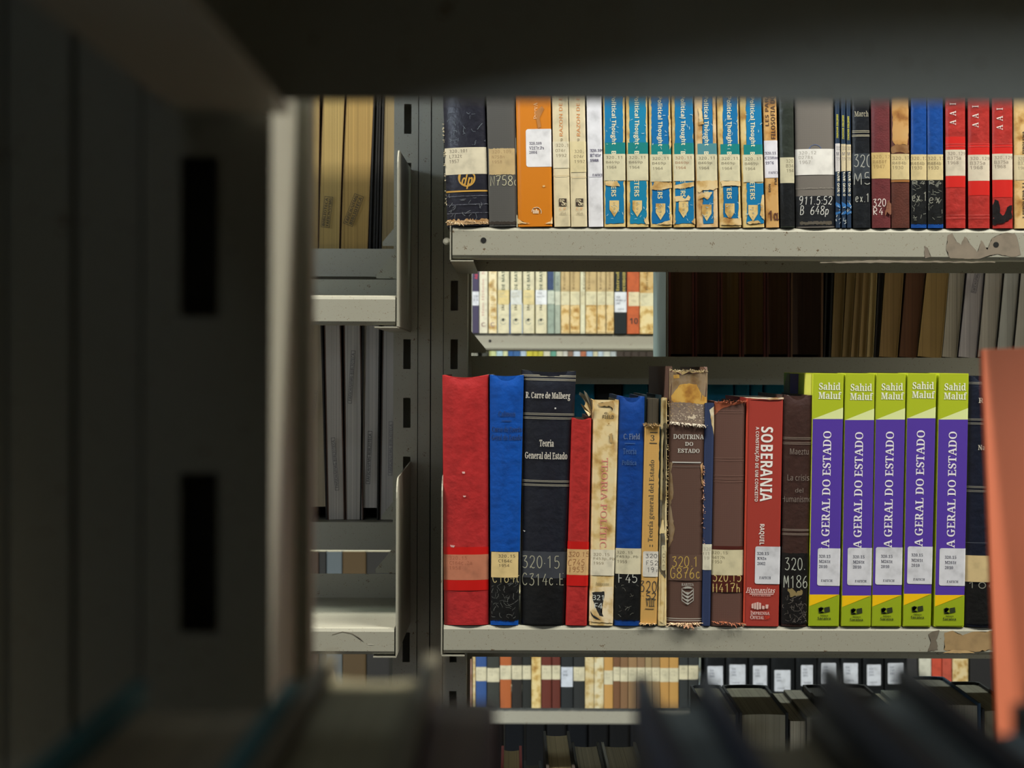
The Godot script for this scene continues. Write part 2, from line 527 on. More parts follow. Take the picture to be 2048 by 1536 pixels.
func make_case(d: Dictionary, m: Material, o: Dictionary) -> void:
	var t: float = o.get("t", 0.0026 if d.kind != "flat" else 0.0005)
	var hw: float = d.w / 2.0
	var dip: float = o.get("dip", 0.0)
	var cut: float = o.get("cut", 0.0)                # spine covering torn off below the head by this much
	var rows: int = o.get("rows", 8 if d.bend != 0.0 else 2)
	var wr: float = o.get("wrinkle", 0.0)
	if wr > 0.0: rows = 40
	var nz := FastNoiseLite.new()
	nz.seed = int(d.w * 1e6) % 1000; nz.frequency = 28.0; nz.fractal_octaves = 3
	d["nz"] = nz; d["wr"] = wr; d["hd"] = o.get("headdip", 0.0)
	var us := []
	var na := 16
	for i in na + 1:
		var s := -1.0 + 2.0 * i / na
		us.append(sin(s * PI / 2) if d.kind == "hard" else (s if absf(s) < 0.8 else signf(s) * (1.0 - pow((1.0 - absf(s)) / 0.2, 2.0) * 0.2)))
	# plan path: rear of one board, round the spine, rear of the other
	var zs := -0.004 if d.kind == "hard" else zf(d, 1.0)
	var outer := []; var inner := []
	outer.append([Vector2(-hw, -d.dep), 9.0]); inner.append(Vector2(-hw + t, -d.dep))
	outer.append([Vector2(-hw, zs), 9.0]); inner.append(Vector2(-hw + t, zs))
	for u in us:
		outer.append([Vector2(u * hw, zf(d, u)), u]); inner.append(Vector2(u * (hw - t), minf(zf(d, u) - minf(t, 0.0016), zs if absf(u) > 0.9 else 1.0)))
	outer.append([Vector2(hw, zs), 9.0]); inner.append(Vector2(hw - t, zs))
	outer.append([Vector2(hw, -d.dep), 9.0]); inner.append(Vector2(hw - t, -d.dep))
	var k := outer.size()
	var g := Geo.new()
	var ro := []; var ri := []
	for i in rows + 1:
		var lo := PackedVector3Array(); var li := PackedVector3Array()
		for j in k:
			var u: float = outer[j][1]
			var yt: float = d.h
			if absf(u) <= 1.0: yt = d.h - cut - dip * (1.0 - u * u)
			if absf(u) <= 1.0 and cut > 0.0: yt += 0.0012 * sin(j * 2.1) + 0.001 * sin(j * 5.3)
			var y: float = yt * i / rows
			var p := Vector3(outer[j][0].x, y, outer[j][0].y)
			p.z += off(d, p.x, p.y, u)
			lo.append(warp(d, p))
			li.append(warp(d, Vector3(inner[j].x, y, inner[j].y)))
		ro.append(lo); ri.append(li)
	for seg in [[0, 2], [2, k - 2], [k - 2, k]]:
		var a := []; var b := []
		for i in rows + 1:
			a.append(ro[i].slice(seg[0], seg[1]))
			var rev: PackedVector3Array = ri[i].slice(seg[0], seg[1])
			rev.reverse()
			b.append(rev)
		g.grid(a); g.grid(b)
	for j in k - 1:
		g.quad(ro[rows][j], ro[rows][j + 1], ri[rows][j + 1], ri[rows][j])
		g.quad(ri[0][j], ri[0][j + 1], ro[0][j + 1], ro[0][j])
	for i in rows:
		g.quad(ro[i][0], ro[i + 1][0], ri[i + 1][0], ri[i][0])
		g.quad(ri[i][k - 1], ri[i + 1][k - 1], ro[i + 1][k - 1], ro[i][k - 1])
	d["case"] = part(g, "cover", m, d.node)

func make_pages(d: Dictionary, m: Material, o: Dictionary) -> void:
	var hard: bool = d.kind != "flat"
	var t: float = o.get("t", 0.0026 if hard else 0.0005)
	var hw: float = d.w / 2.0 - t - 0.0001
	var yb: float = (0.003 if hard else 0.0004) + o.get("pbot", 0.0)
	var yt: float = d.h - (0.0035 if hard else 0.0003) - o.get("plow", 0.0)
	var conc: float = o.get("conc", 0.004 if d.kind == "hard" else 0.0)
	var rows: int = 8 if d.bend != 0.0 else 1
	var fr := []; var bkk := []
	for i in rows + 1:
		var y := lerpf(yb, yt, float(i) / rows)
		var a := PackedVector3Array(); var b := PackedVector3Array()
		for j in 9:
			var u := -1.0 + j / 4.0
			a.append(warp(d, Vector3(u * hw, y, minf(zf(d, u * 0.96) - 0.0022, -0.0005))))
			b.append(warp(d, Vector3(-u * hw, y, -d.dep + (0.0045 if hard else 0.0003) + conc * (1.0 - u * u))))
		fr.append(a); bkk.append(b)
	var g := Geo.new()
	g.grid(fr); g.grid(bkk)
	for j in 8:
		g.quad(fr[rows][j], fr[rows][j + 1], bkk[rows][7 - j], bkk[rows][8 - j])
		g.quad(bkk[0][8 - j], bkk[0][7 - j], fr[0][j + 1], fr[0][j])
	for i in rows:
		g.quad(bkk[i][8], fr[i][0], fr[i + 1][0], bkk[i + 1][8])
		g.quad(fr[i][8], bkk[i][0], bkk[i + 1][0], fr[i + 1][8])
	part(g, "page_block", m, d.node)

# photo pixel -> the spine's own flat coordinates
func S(d: Dictionary, px: float, py: float) -> Vector2:
	var w: Vector3 = d.node.transform.affine_inverse() * P(px, py, d.z)
	return Vector2(w.x, w.y)

func surf(d: Dictionary, x: float, y: float, eps: float) -> Vector3:
	var hw: float = W(d, y) / 2.0
	var u := clampf(x / hw, -1, 1)
	var s := (zf(d, minf(u + 0.01, 1)) - zf(d, maxf(u - 0.01, -1))) / (0.02 * hw)
	var nrm := Vector2(-s, 1).normalized() * eps
	return Vector3(u * hw + nrm.x, y, zf(d, u) + nrm.y + off(d, u * d.w / 2.0, y, u))

# a label, band or strip of tape on the spine: photo-pixel box, optional corner radius and ragged ends
func patch(d: Dictionary, called: String, b: Array, m: Material, o := {}) -> MeshInstance3D:
	d.k += 1
	var eps: float = o.get("eps", EPS(d))
	var my: float = (b[1] + b[3]) / 2.0
	var full: bool = o.get("full", false)
	var c := S(d, d.cx + (my - d.my) * d.slope if full else (b[0] + b[2]) / 2.0, my)
	var sx: float = d.z / F
	var hx: float = absf(b[2] - b[0]) * sx / 2.0; var hy: float = absf(b[3] - b[1]) * sx / 2.0
	if full:
		c.x = 0.0; hx = W(d, c.y) / 2.0
	var r: float = o.get("r", 0.0) * sx
	var rag: float = o.get("rag", 0.0) * sx
	var tilt: float = o.get("tilt", 0.0)
	var nx: int = 34 if rag > 0.0 else 18
	var nr: int = 1 if d.get("wr", 0.0) <= 0.0 else 1 + int(2.0 * hy / 0.004)
	var rws := []
	for r2 in nr + 1: rws.append(PackedVector3Array())
	var rl: bool = o.get("rl", true); var rr: bool = o.get("rr", true)
	for i in nx + 1:
		var t := float(i) / nx
		if r > 0.0: t = 0.5 - 0.5 * cos(PI * t)
		var x: float = c.x - hx + 2.0 * hx * t
		var cutc := 0.0
		var e := minf(2.0 * hx * t if rl else 1.0, 2.0 * hx * (1.0 - t) if rr else 1.0)
		if e < r: cutc = r - sqrt(maxf(0.0, r * r - (r - e) * (r - e)))
		var yt: float = c.y + hy - cutc + rng.randf_range(-rag, rag) * o.get("rt", 1.0) + tilt * (x - c.x)
		var yb: float = c.y - hy + cutc + rng.randf_range(-rag, rag) * o.get("rb", 1.0) + tilt * (x - c.x)
		for r2 in nr + 1:
			rws[r2].append(surf(d, x if not full else x * 0.998, clampf(lerpf(yb, yt, float(r2) / nr), 0.0001, d.h - 0.0002), eps))
	var g := Geo.new()
	g.grid(rws)
	return part(g, called, m, o.get("on", d.node))

# any outline in photo pixels, laid on the spine (cut into strips so that it follows the curve)
func shape(d: Dictionary, called: String, outlines: Array, m: Material, o := {}) -> MeshInstance3D:
	d.k += 1
	var eps: float = o.get("eps", EPS(d))
	var apart: bool = called in ["torn_paper", "bare_backing", "bare_paper", "torn_stamp", "stain", "grey_cover", "worn_corner", "blue_streak"]
	var g := Geo.new()
	var last: MeshInstance3D
	for pts in outlines:
		var poly := PackedVector2Array()
		for p in pts: poly.append(S(d, p[0], p[1]))
		shape_add(d, g, poly, eps)
		if apart:
			last = part(g, called, m, o.get("on", d.node))
			g = Geo.new()
	return last if apart else part(g, called, m, o.get("on", d.node))

func shape_add(d: Dictionary, g: Geo, poly: PackedVector2Array, eps: float) -> void:
	var pieces := []
	var r := Rect2(poly[0], Vector2.ZERO)
	for p in poly: r = r.expand(p)
	var hw := minf(d.wb, d.wt) / 2.0
	var cuts := [-0.04]
	if d.kind == "hard":
		for k in 11: cuts.append(-d.w / 2.0 + d.w * k / 10.0)
	else:
		var e: float = 0.0016 if d.kind == "flat" else 0.003
		e += absf(d.wb - d.wt) / 2.0
		for f in [-hw + 0.12 * e, -hw + 0.4 * e, -hw + e, hw - e, hw - 0.4 * e, hw - 0.12 * e]: cuts.append(f)
	cuts.append(0.04)
	for k in cuts.size() - 1:
		if cuts[k + 1] < r.position.x or cuts[k] > r.end.x: continue
		var strip := PackedVector2Array([Vector2(cuts[k], r.position.y - 1), Vector2(cuts[k + 1], r.position.y - 1), Vector2(cuts[k + 1], r.end.y + 1), Vector2(cuts[k], r.end.y + 1)])
		for q in Geometry2D.intersect_polygons(poly, strip): pieces.append(q)
	for q in pieces:
		var t := Geometry2D.triangulate_polygon(q)
		for i in range(0, t.size(), 3):
			var a: Vector2 = q[t[i]]; var b: Vector2 = q[t[i + 1]]; var c: Vector2 = q[t[i + 2]]
			if (b - a).cross(c - a) < 0.0:
				var s := b; b = c; c = s
			g.tri(surf(d, a.x, a.y, eps), surf(d, b.x, b.y, eps), surf(d, c.x, c.y, eps))

func glyph(s: String, font: int) -> Array:
	var key := "%d|%s" % [font, s]
	if not glyphs.has(key):
		var t := TextMesh.new()
		t.font = fonts[font]; t.text = s; t.depth = 0.0; t.font_size = 40; t.pixel_size = 0.01; t.curve_step = 4.0
		var a := t.get_mesh_arrays()
		var v: PackedVector3Array = a[Mesh.ARRAY_VERTEX]
		var idx: PackedInt32Array = a[Mesh.ARRAY_INDEX]
		var lo := Vector3(1e9, 1e9, 0); var hi := -lo
		for p in v:
			lo = lo.min(p); hi = hi.max(p)
		var out := PackedVector2Array()
		for i in idx:
			out.append(Vector2((v[i].x - lo.x) / maxf(hi.x - lo.x, 1e-6) - 0.5, (v[i].y - lo.y) / maxf(hi.y - lo.y, 1e-6) - 0.5))
		glyphs[key] = out
	return [glyphs[key]]

# lettering on a spine: items are [string, x0, y0, x1, y1, turn]; turn 1 reads upwards, -1 reads downwards
func txt(d: Dictionary, called: String, font: int, m: Material, items: Array, o := {}) -> MeshInstance3D:
	d.k += 1
	var eps: float = o.get("eps", EPS(d))
	var g := Geo.new()
	for it in items:
		var tris: PackedVector2Array = glyph(it[0], font)[0]
		var c := S(d, (it[1] + it[3]) / 2.0, (it[2] + it[4]) / 2.0)
		var sx: float = d.z / F
		var bw: float = absf(it[3] - it[1]) * sx; var bh: float = absf(it[4] - it[2]) * sx
		var turn: int = it[5] if it.size() > 5 else 0
		var slant: float = o.get("slant", 0.0)
		for i in range(0, tris.size(), 3):
			var w := []
			for j in 3:
				var p: Vector2 = tris[i + j]
				p.x += slant * p.y * bh / maxf(bw, 1e-6)
				var l := Vector2(p.x * bw, p.y * bh)
				if turn == 1: l = Vector2(-p.y * bw, p.x * bh)
				elif turn == -1: l = Vector2(p.y * bw, -p.x * bh)
				if absf(c.x + l.x) > W(d, c.y + l.y) / 2.0: continue
				w.append(surf(d, c.x + l.x, c.y + l.y, eps))
			if w.size() < 3: continue
			if (w[1] - w[0]).cross(w[2] - w[0]).z < 0.0: w.reverse()
			g.tri(w[0], w[1], w[2])
	return part(g, called, m, o.get("on", d.node))

# a stuck-on call-number label with its lines of type
func call_label(d: Dictionary, b: Array, col: String, lines: Array, ink: String, font: int, o := {}) -> MeshInstance3D:
	var kind: String = o.get("m", "paper")
	var l := patch(d, "call_label", b, mt(col, kind), o)
	if lines.size():
		txt(d, "call_number", font, mt(ink, "ink"), lines, {"on": l, "slant": o.get("slant", 0.0)})
	return l

func scratches(d: Dictionary, b: Array, count: int, col: String, longest := 14.0) -> void:
	d.k += 1
	var eps: float = EPS(d)
	var g := Geo.new()
	for i in count:
		var p := Vector2(rng.randf_range(b[0], b[2]), rng.randf_range(b[1], b[3]))
		var a := rng.randf_range(0, TAU)
		var w := rng.randf_range(0.25, 0.6)
		for k in 3:
			var q := p + Vector2.from_angle(a) * rng.randf_range(1.5, longest / 3.0)
			q = q.clamp(Vector2(b[0], b[1]), Vector2(b[2], b[3]))
			var s := (q - p).orthogonal().normalized() * w
			if (q - p).length() > 0.5:
				var c := []
				for e in [p - s, q - s, q + s, p + s]:
					var l := S(d, e.x, e.y)
					c.append(surf(d, l.x, l.y, eps))
				if (c[1] - c[0]).cross(c[2] - c[0]).z < 0.0: c.reverse()
				g.quad(c[0], c[1], c[2], c[3])
			p = q; a += rng.randf_range(-0.8, 0.8)
	part(g, "scratches", mt(col, "ink"), d.node)

# loose threads of torn binding cloth: from points along a pixel line, hanging in a direction
func threads(d: Dictionary, x0: float, y0: float, x1: float, y1: float, count: int, dir: Vector3, reach: float, col: String) -> void:
	var g := Geo.new()
	for i in count:
		var t := rng.randf()
		var l := S(d, lerpf(x0, x1, t), lerpf(y0, y1, t))
		var p := surf(d, l.x, l.y, 0.0004)
		var pts := [p]
		var v := (dir + Vector3(rng.randfn(0, 0.7), rng.randfn(0, 0.4), absf(rng.randfn(0, 0.5)))).normalized()
		for k in 3:
			p += v * reach * rng.randf_range(0.15, 0.4)
			v = (v + Vector3(rng.randfn(0, 0.3), rng.randfn(0, 0.3), rng.randfn(0, 0.2))).normalized()
			pts.append(p)
		g.tube(pts, rng.randf_range(0.00018, 0.00036), 4)
	part(g, "loose_threads", mt(col, "paper"), d.node)

# double gilt rules across the spine at the given pixel heights
func rules(d: Dictionary, ys: Array, col: String, thick := 1.3, called := "gilt_rule") -> void:
	for y in ys:
		patch(d, called, [0, y - thick / 2.0, 0, y + thick / 2.0], mt(col, "gloss"), {"full": true})

func ring_pts(cx: float, cy: float, r: float, a0: float, a1: float, w: float, n := 28) -> Array:
	var out := []
	for i in n + 1:
		var a := lerpf(a0, a1, float(i) / n)
		out.append([cx + r * cos(a), cy + r * sin(a)])
	for i in n + 1:
		var a := lerpf(a1, a0, float(i) / n)
		out.append([cx + (r - w) * cos(a), cy + (r - w) * sin(a)])
	return out

# pen strokes: a few single-line characters in a 0.62 x 1 cell, for the hand-written numbers
const STROKES := {
	"0": [[0.31, 1, 0.1, 0.85, 0.02, 0.5, 0.1, 0.15, 0.31, 0, 0.52, 0.15, 0.6, 0.5, 0.52, 0.85, 0.31, 1]],
	"1": [[0.1, 0.78, 0.34, 1, 0.34, 0]],
	"2": [[0.04, 0.8, 0.14, 0.96, 0.32, 1, 0.52, 0.92, 0.56, 0.72, 0.46, 0.5, 0.04, 0.02, 0.2, 0.1, 0.4, 0.0, 0.6, 0.06]],
	"3": [[0.06, 0.95, 0.54, 1, 0.26, 0.6, 0.48, 0.54, 0.6, 0.32, 0.5, 0.08, 0.28, 0, 0.04, 0.1]],
	"4": [[0.4, 1, 0.04, 0.32, 0.62, 0.34], [0.46, 0.6, 0.44, 0]],
	"5": [[0.54, 1, 0.14, 0.98, 0.1, 0.58, 0.32, 0.62, 0.54, 0.5, 0.58, 0.26, 0.46, 0.06, 0.24, 0, 0.04, 0.1]],
	"6": [[0.5, 0.98, 0.24, 0.8, 0.06, 0.45, 0.06, 0.2, 0.2, 0.02, 0.42, 0.02, 0.58, 0.2, 0.52, 0.44, 0.32, 0.52, 0.1, 0.36]],
	"7": [[0.02, 0.92, 0.1, 1, 0.6, 0.98, 0.3, 0.4, 0.24, 0], [0.12, 0.5, 0.5, 0.52]],
	"8": [[0.32, 0.54, 0.08, 0.7, 0.1, 0.92, 0.32, 1, 0.54, 0.92, 0.54, 0.7, 0.32, 0.54, 0.06, 0.34, 0.06, 0.1, 0.32, 0, 0.58, 0.1, 0.58, 0.34, 0.32, 0.54]],
	"9": [[0.56, 0.74, 0.42, 0.54, 0.18, 0.54, 0.06, 0.74, 0.16, 0.96, 0.38, 1, 0.56, 0.84, 0.56, 0.5, 0.44, 0.12, 0.22, 0]],
	".": [[0.1, 0.08, 0.16, 0.02]], "·": [[0.1, 0.4, 0.17, 0.34]], ":": [[0.1, 0.14, 0.16, 0.08], [0.1, 0.54, 0.16, 0.48]],
	"A": [[0, 0, 0.3, 1, 0.6, 0], [0.12, 0.36, 0.48, 0.36]],
	"B": [[0.08, 0, 0.08, 1, 0.4, 0.98, 0.5, 0.78, 0.36, 0.56, 0.08, 0.54, 0.44, 0.5, 0.58, 0.28, 0.44, 0.04, 0.08, 0]],
	"C": [[0.56, 0.86, 0.4, 1, 0.2, 0.96, 0.04, 0.66, 0.04, 0.32, 0.2, 0.03, 0.42, 0, 0.58, 0.14]],
	"E": [[0.54, 1, 0.08, 1, 0.08, 0, 0.56, 0], [0.08, 0.52, 0.44, 0.52]],
	"F": [[0.56, 1, 0.08, 1, 0.08, 0], [0.08, 0.52, 0.44, 0.52]],
	"G": [[0.54, 0.88, 0.36, 1, 0.14, 0.9, 0.02, 0.5, 0.12, 0.1, 0.34, 0, 0.56, 0.14, 0.56, 0.44, 0.34, 0.44]],
	"H": [[0.06, 1, 0.06, 0], [0.56, 1, 0.56, 0], [0.06, 0.52, 0.56, 0.52]],
	"M": [[0.02, 0, 0.08, 1, 0.32, 0.3, 0.56, 1, 0.62, 0]],
	"N": [[0.06, 0, 0.06, 1, 0.56, 0, 0.56, 1]],
	"R": [[0.06, 0, 0.06, 1, 0.42, 0.98, 0.54, 0.76, 0.42, 0.54, 0.06, 0.5, 0.56, 0]],
	"c": [[0.46, 0.5, 0.28, 0.6, 0.1, 0.48, 0.06, 0.24, 0.18, 0.04, 0.34, 0, 0.5, 0.12]],
	"e": [[0.08, 0.32, 0.5, 0.36, 0.44, 0.56, 0.26, 0.6, 0.08, 0.44, 0.08, 0.16, 0.26, 0, 0.5, 0.12]],
	"h": [[0.08, 1, 0.08, 0], [0.08, 0.4, 0.26, 0.58, 0.44, 0.5, 0.46, 0]],
	"p": [[0.08, 0.6, 0.06, -0.3], [0.08, 0.44, 0.28, 0.6, 0.5, 0.46, 0.48, 0.14, 0.28, 0, 0.08, 0.14]],
	"x": [[0.06, 0.6, 0.48, 0], [0.48, 0.6, 0.06, 0]],
	" ": []}

func pen(d: Dictionary, called: String, m: Material, items: Array, o := {}) -> MeshInstance3D:
	d.k += 1
	var eps: float = EPS(d)
	var g := Geo.new()
	var wd: float = o.get("w", 0.75)
	for it in items:
		var adv := []
		var total := 0.0
		for ch in it[0]:
			var a := 0.42 if ch in ".·:" else 0.86
			adv.append(a); total += a
		total -= 0.24
		var sx: float = (it[3] - it[1]) / total
		var sy2: float = it[4] - it[2]
		var cur := 0.0
		for i in it[0].length():
			var j := Vector2(rng.randf_range(-0.03, 0.03), rng.randf_range(-0.03, 0.03))
			for line in STROKES.get(it[0][i], []):
				var pts := []
				for k in range(0, line.size(), 2):
					pts.append(Vector2(it[1] + (cur + line[k] + j.x) * sx + o.get("slant", 0.0) * (line[k + 1] - 0.5) * sy2, it[4] - (line[k + 1] + j.y) * sy2))
				var fine := []
				for k in pts.size() - 1:
					var p0: Vector2 = pts[maxi(k - 1, 0)]; var p3: Vector2 = pts[mini(k + 2, pts.size() - 1)]
					for q in (3 if pts.size() > 4 else 1):
						fine.append(pts[k].cubic_interpolate(pts[k + 1], p0, p3, q / 3.0) if pts.size() > 4 else pts[k])
				fine.append(pts[pts.size() - 1])
				var a := PackedVector3Array(); var b := PackedVector3Array()
				var inside := []
				for k in fine.size():
					var t: Vector2 = (fine[mini(k + 1, fine.size() - 1)] - fine[maxi(k - 1, 0)]).normalized()
					var n := t.orthogonal() * wd
					var l0 := S(d, fine[k].x + n.x, fine[k].y + n.y); var l1 := S(d, fine[k].x - n.x, fine[k].y - n.y)
					a.append(surf(d, l0.x, l0.y, eps)); b.append(surf(d, l1.x, l1.y, eps))
					inside.append(maxf(absf(l0.x), absf(l1.x)) < W(d, l0.y) * 0.488)
				for k in fine.size() - 1:
					if not (inside[k] and inside[k + 1]): continue
					var c := [a[k], b[k], b[k + 1], a[k + 1]]
					if (c[1] - c[0]).cross(c[2] - c[0]).z < 0.0: c.reverse()
					g.quad(c[0], c[1], c[2], c[3])
			cur += adv[i]
	return part(g, called, m, o.get("on", d.node))

# ------------------------------------------------------------------ the stacks
var sy := {}                            # heights of the shelves that carry books

func build_stacks() -> void:
	sy.front_upper = P(1450, 454.5, 1.5).y
	sy.front_lower = P(1450, 1252, 1.5).y
	sy.front_third = sy.front_lower - 0.363
	sy.left_upper = P(700, 590, 1.5).y
	sy.left_lower = P(700, 1255, 1.5).y
	sy.back_upper = P(1600, 714, 1.772).y
	sy.back_lower = P(1600, 1316, 1.772).y + 0.030
	sy.back_third = sy.back_lower - 0.30
	sy.back_left_upper = P(700, 497, 1.772).y
	sy.back_left_lower = P(700, 1044, 1.772).y
	sy.far_upper = P(1100, 667, 2.87).y
	sy.far_lower = P(1100, 1415, 2.87).y
	sy.near_upper = EYE.y + 0.0778
	sy.near_lower = sy.near_upper - 0.363
	sy.near_rear_lower = EYE.y - 0.242
	for r in [[-0.35, "near stack that frames the view", 0.018], [-1.735, "stack holding the sharp rows of books", 0.0065], [-3.105, "far stack behind the middle aisle", 0.024], [-4.53, "last stack before the end wall", 0.024]]:
		for k in [-1, 0, 1]:
			upright(X_POST + PITCH_X * k, r[0], ["slotted steel upright closing the emptier bay of the ", "slotted grey steel upright between two bays of the ", "slotted steel upright closing the fuller bay of the "][k + 1] + r[1], r[2])
	var RX0 := -0.0632; var RX1 := 0.857; var LX0 := -1.025; var LX1 := -0.1045
	# the stack in focus, front side
	var gm := "grey shelves of the middle stack"
	var u := shelf(-0.0564, RX1, sy.front_upper, 0.0295, 1.5, 1, 0.196, false, "grey steel shelf with a large flaked paint patch, below the upper book row", gm, 0.030)
	lip_patch(u, 1.5, "bare_patch", ragged([[1895, 470], [1905, 466], [1910, 480], [1922, 490], [1930, 472], [1944, 492], [1955, 505], [1962, 480], [1975, 500], [1984, 476], [1995, 470], [2010, 466], [2030, 466], [2036, 485], [2042, 510], [2025, 514], [1990, 508], [1960, 518], [1925, 517], [1900, 517], [1893, 500]], 1.2, 5.0), "8b7f70")
	lip_patch(u, 1.5, "bare_chip", ragged([[1849, 491], [1856, 496], [1858, 505], [1862, 513], [1852, 517], [1849, 516]], 1.0, 3.0), "7d7266")
	lip_patch(u, 1.5, "bare_edge", ragged([[1640, 524], [1760, 520], [1860, 522], [1990, 523], [1990, 525], [1640, 526]], 0.8, 9.0), "8d8373")
	for h in [[967, 480.5], [1992, 489.5]]:
		var g := Geo.new()
		var c := P(h[0], h[1], 1.5) - u.position
		g.disc(Vector3(c.x, c.y, 0.00025), 0.0026, Vector3.RIGHT, Vector3.UP)
		part(g, "screw_hole", mt("0c0b0a", "ink"), u)
	var sc := Geo.new()
	var cs := P(894, 482, 1.5) - u.position
	for k in 5:
		sc.disc(Vector3(cs.x - 0.0005 + 0.0, cs.y, -0.004 + 0.0009 * k), 0.0034 - 0.0005 * k, Vector3.RIGHT, Vector3.UP)
	part(sc, "screw_head", mt(STEEL, "enamel"), u)
	var lo := shelf(RX0, RX1, sy.front_lower, 0.0262, 1.5, 1, 0.196, false, "grey steel shelf with brown tape remains, below the lower book row", gm)
	lip_patch(lo, 1.5, "tape_remains", ragged([[1889, 1266], [1905, 1262], [1925, 1270], [1950, 1264], [1985, 1262], [1985, 1300], [1950, 1303], [1920, 1304], [1889, 1300]], 1.6, 5.0), "a98c62", 0.0001)
	lip_patch(lo, 1.5, "bare_chip", ragged([[1885, 1306], [1905, 1300], [1935, 1301], [1950, 1306]], 0.6, 5.0), "c9a877", 0.0003)
	lip_patch(lo, 1.5, "grime", ragged([[1856, 1268], [1868, 1262], [1879, 1260], [1872, 1280], [1876, 1300], [1855, 1303], [1862, 1285]], 1.2, 4.0), "746a5c")
	shelf(RX0, RX1, sy.front_upper + 0.363, 0.028, 1.5, 1, 0.196, false, "empty grey steel shelf above the upper book row", gm)
	shelf(RX0, RX1, sy.front_third, 0.028, 1.5, 1, 0.196, false, "grey steel shelf carrying the low row below the sharp rows", gm)
	shelf(LX0, LX1, sy.left_upper, 0.0273, 1.5, 1, 0.196, true, "empty speckled cream-grey shelf over the row of white page blocks", gm)
	var ll := shelf(LX0, LX1, sy.left_lower, 0.0250, 1.5, 1, 0.196, true, "empty grey shelf with a curved scratch, below the white page blocks", gm)
	lip_patch(ll, 1.5, "scratch", [[664, 1270], [685, 1264], [704, 1268], [718, 1276], [727, 1284], [728, 1284], [719, 1275], [705, 1266.8], [685, 1262.8], [664, 1268.8]], "857e70")
	lip_patch(ll, 1.5, "paint_nick", [[736, 1288], [747, 1288.5], [747, 1290], [736, 1289.6]], "c6c2b4")
	shelf(LX0, LX1, sy.left_upper + 0.302, 0.0273, 1.5, 1, 0.196, true, "empty grey shelf above the tan page blocks", gm)
	# its rear side
	var gb := "rear shelves of the middle stack"
	shelf(RX0, RX1, sy.back_upper, 0.030, 1.968, -1, 0.196, false, "rear shelf under the brown and grey page blocks", gb)
	shelf(RX0, RX1, sy.back_lower, 0.030, 1.968, -1, 0.196, false, "rear shelf under the bright blue books", gb)
	shelf(RX0, RX1, sy.back_third, 0.030, 1.968, -1, 0.196, false, "rear shelf carrying dark hardcovers below the blue books", gb)
	shelf(RX0, RX1, sy.back_upper + 0.30, 0.030, 1.968, -1, 0.196, false, "rear shelf above the brown page blocks", gb)
	shelf(LX0, LX1, sy.back_left_upper, 0.030, 1.968, -1, 0.196, false, "rear shelf under the tan stamped page blocks", gb)
	shelf(LX0, LX1, sy.back_left_lower, 0.030, 1.968, -1, 0.196, false, "rear shelf under the white stamped page blocks", gb)
	# far stack
	var gf := "shelves of the far stack"
	var f1 := shelf(-0.0672, RX1, sy.far_upper, 0.029, 2.87, 1, 0.196, false, "blurred grey-green shelf under the cream spines and the black book", gf)
	var gh := Geo.new()
	var ch := P(980, 682, 2.87) - f1.position
	gh.disc(Vector3(ch.x, ch.y, 0.0003), 0.0026, Vector3.RIGHT, Vector3.UP)
	part(gh, "screw_hole", mt("0c0b0a", "ink"), f1)
	shelf(RX0, RX1, sy.far_lower, 0.030, 2.87, 1, 0.196, false, "blurred grey-green shelf under the far dark leather spines", gf)
	shelf(RX0, RX1, sy.far_upper + 0.34, 0.029, 2.87, 1, 0.196, false, "top far shelf over the cream spines", gf)
	var yl := P(680, 1108, 2.87).y + 0.030
	shelf(LX0, LX1, yl, 0.030, 2.87, 1, 0.196, false, "far shelf seen as a thin pale blue-green edge", gf)
	shelf(LX0, LX1, yl - 0.30, 0.030, 2.87, 1, 0.196, false, "far shelf under the brown and blue-grey spines", gf)
	sy.far_left = yl - 0.30
	sy.far_rear = EYE.y - 0.90
	shelf(RX0, RX1, sy.far_rear, 0.030, 3.338, -1, 0.196, false, "shaded rear shelf of the far stack under dark volumes", gf)
	sy.last = P(1090, 760, 4.3).y
	shelf(RX0, RX1, sy.last, 0.030, 4.3, 1, 0.196, false, "shelf of the last stack under a bright row of spines", "shelves of the last stack")
	# near stack: camera side and aisle side
	var gn := "shelves of the near stack"
	shelf(RX0, RX1, sy.near_upper, 0.0275, 0.115, 1, 0.198, false, "steel shelf close overhead that cuts off the view", gn)
	shelf(LX0, LX1, sy.near_upper, 0.0275, 0.115, 1, 0.198, false, "steel shelf close overhead beside the blurred upright", gn)
	shelf(RX0, RX1, sy.near_lower, 0.0275, 0.115, 1, 0.198, false, "shelf under the large blurred dark books", gn)
	shelf(LX0, LX1, sy.near_lower, 0.0275, 0.115, 1, 0.198, false, "shelf under the tall volumes beside the blurred upright", gn)
	shelf(RX0, RX1, EYE.y + 0.160, 0.0275, 0.61, -1, 0.223, false, "upper shelf on the far side of the near stack", gn)
	shelf(RX0, RX1, sy.near_rear_lower, 0.0275, 0.61, -1, 0.223, false, "blurred shelf whose pale bracket stands beside the big upright", gn)

# ------------------------------------------------------------------ upper row of the stack in focus
const U := "upper row of library books"

func ub(label: String, q: Array, col: String, o := {}) -> Dictionary:
	o.sy = sy.front_upper
	o.g = U
	if not o.has("h"): o.h = 0.22
	return bk(label, q, col, o)

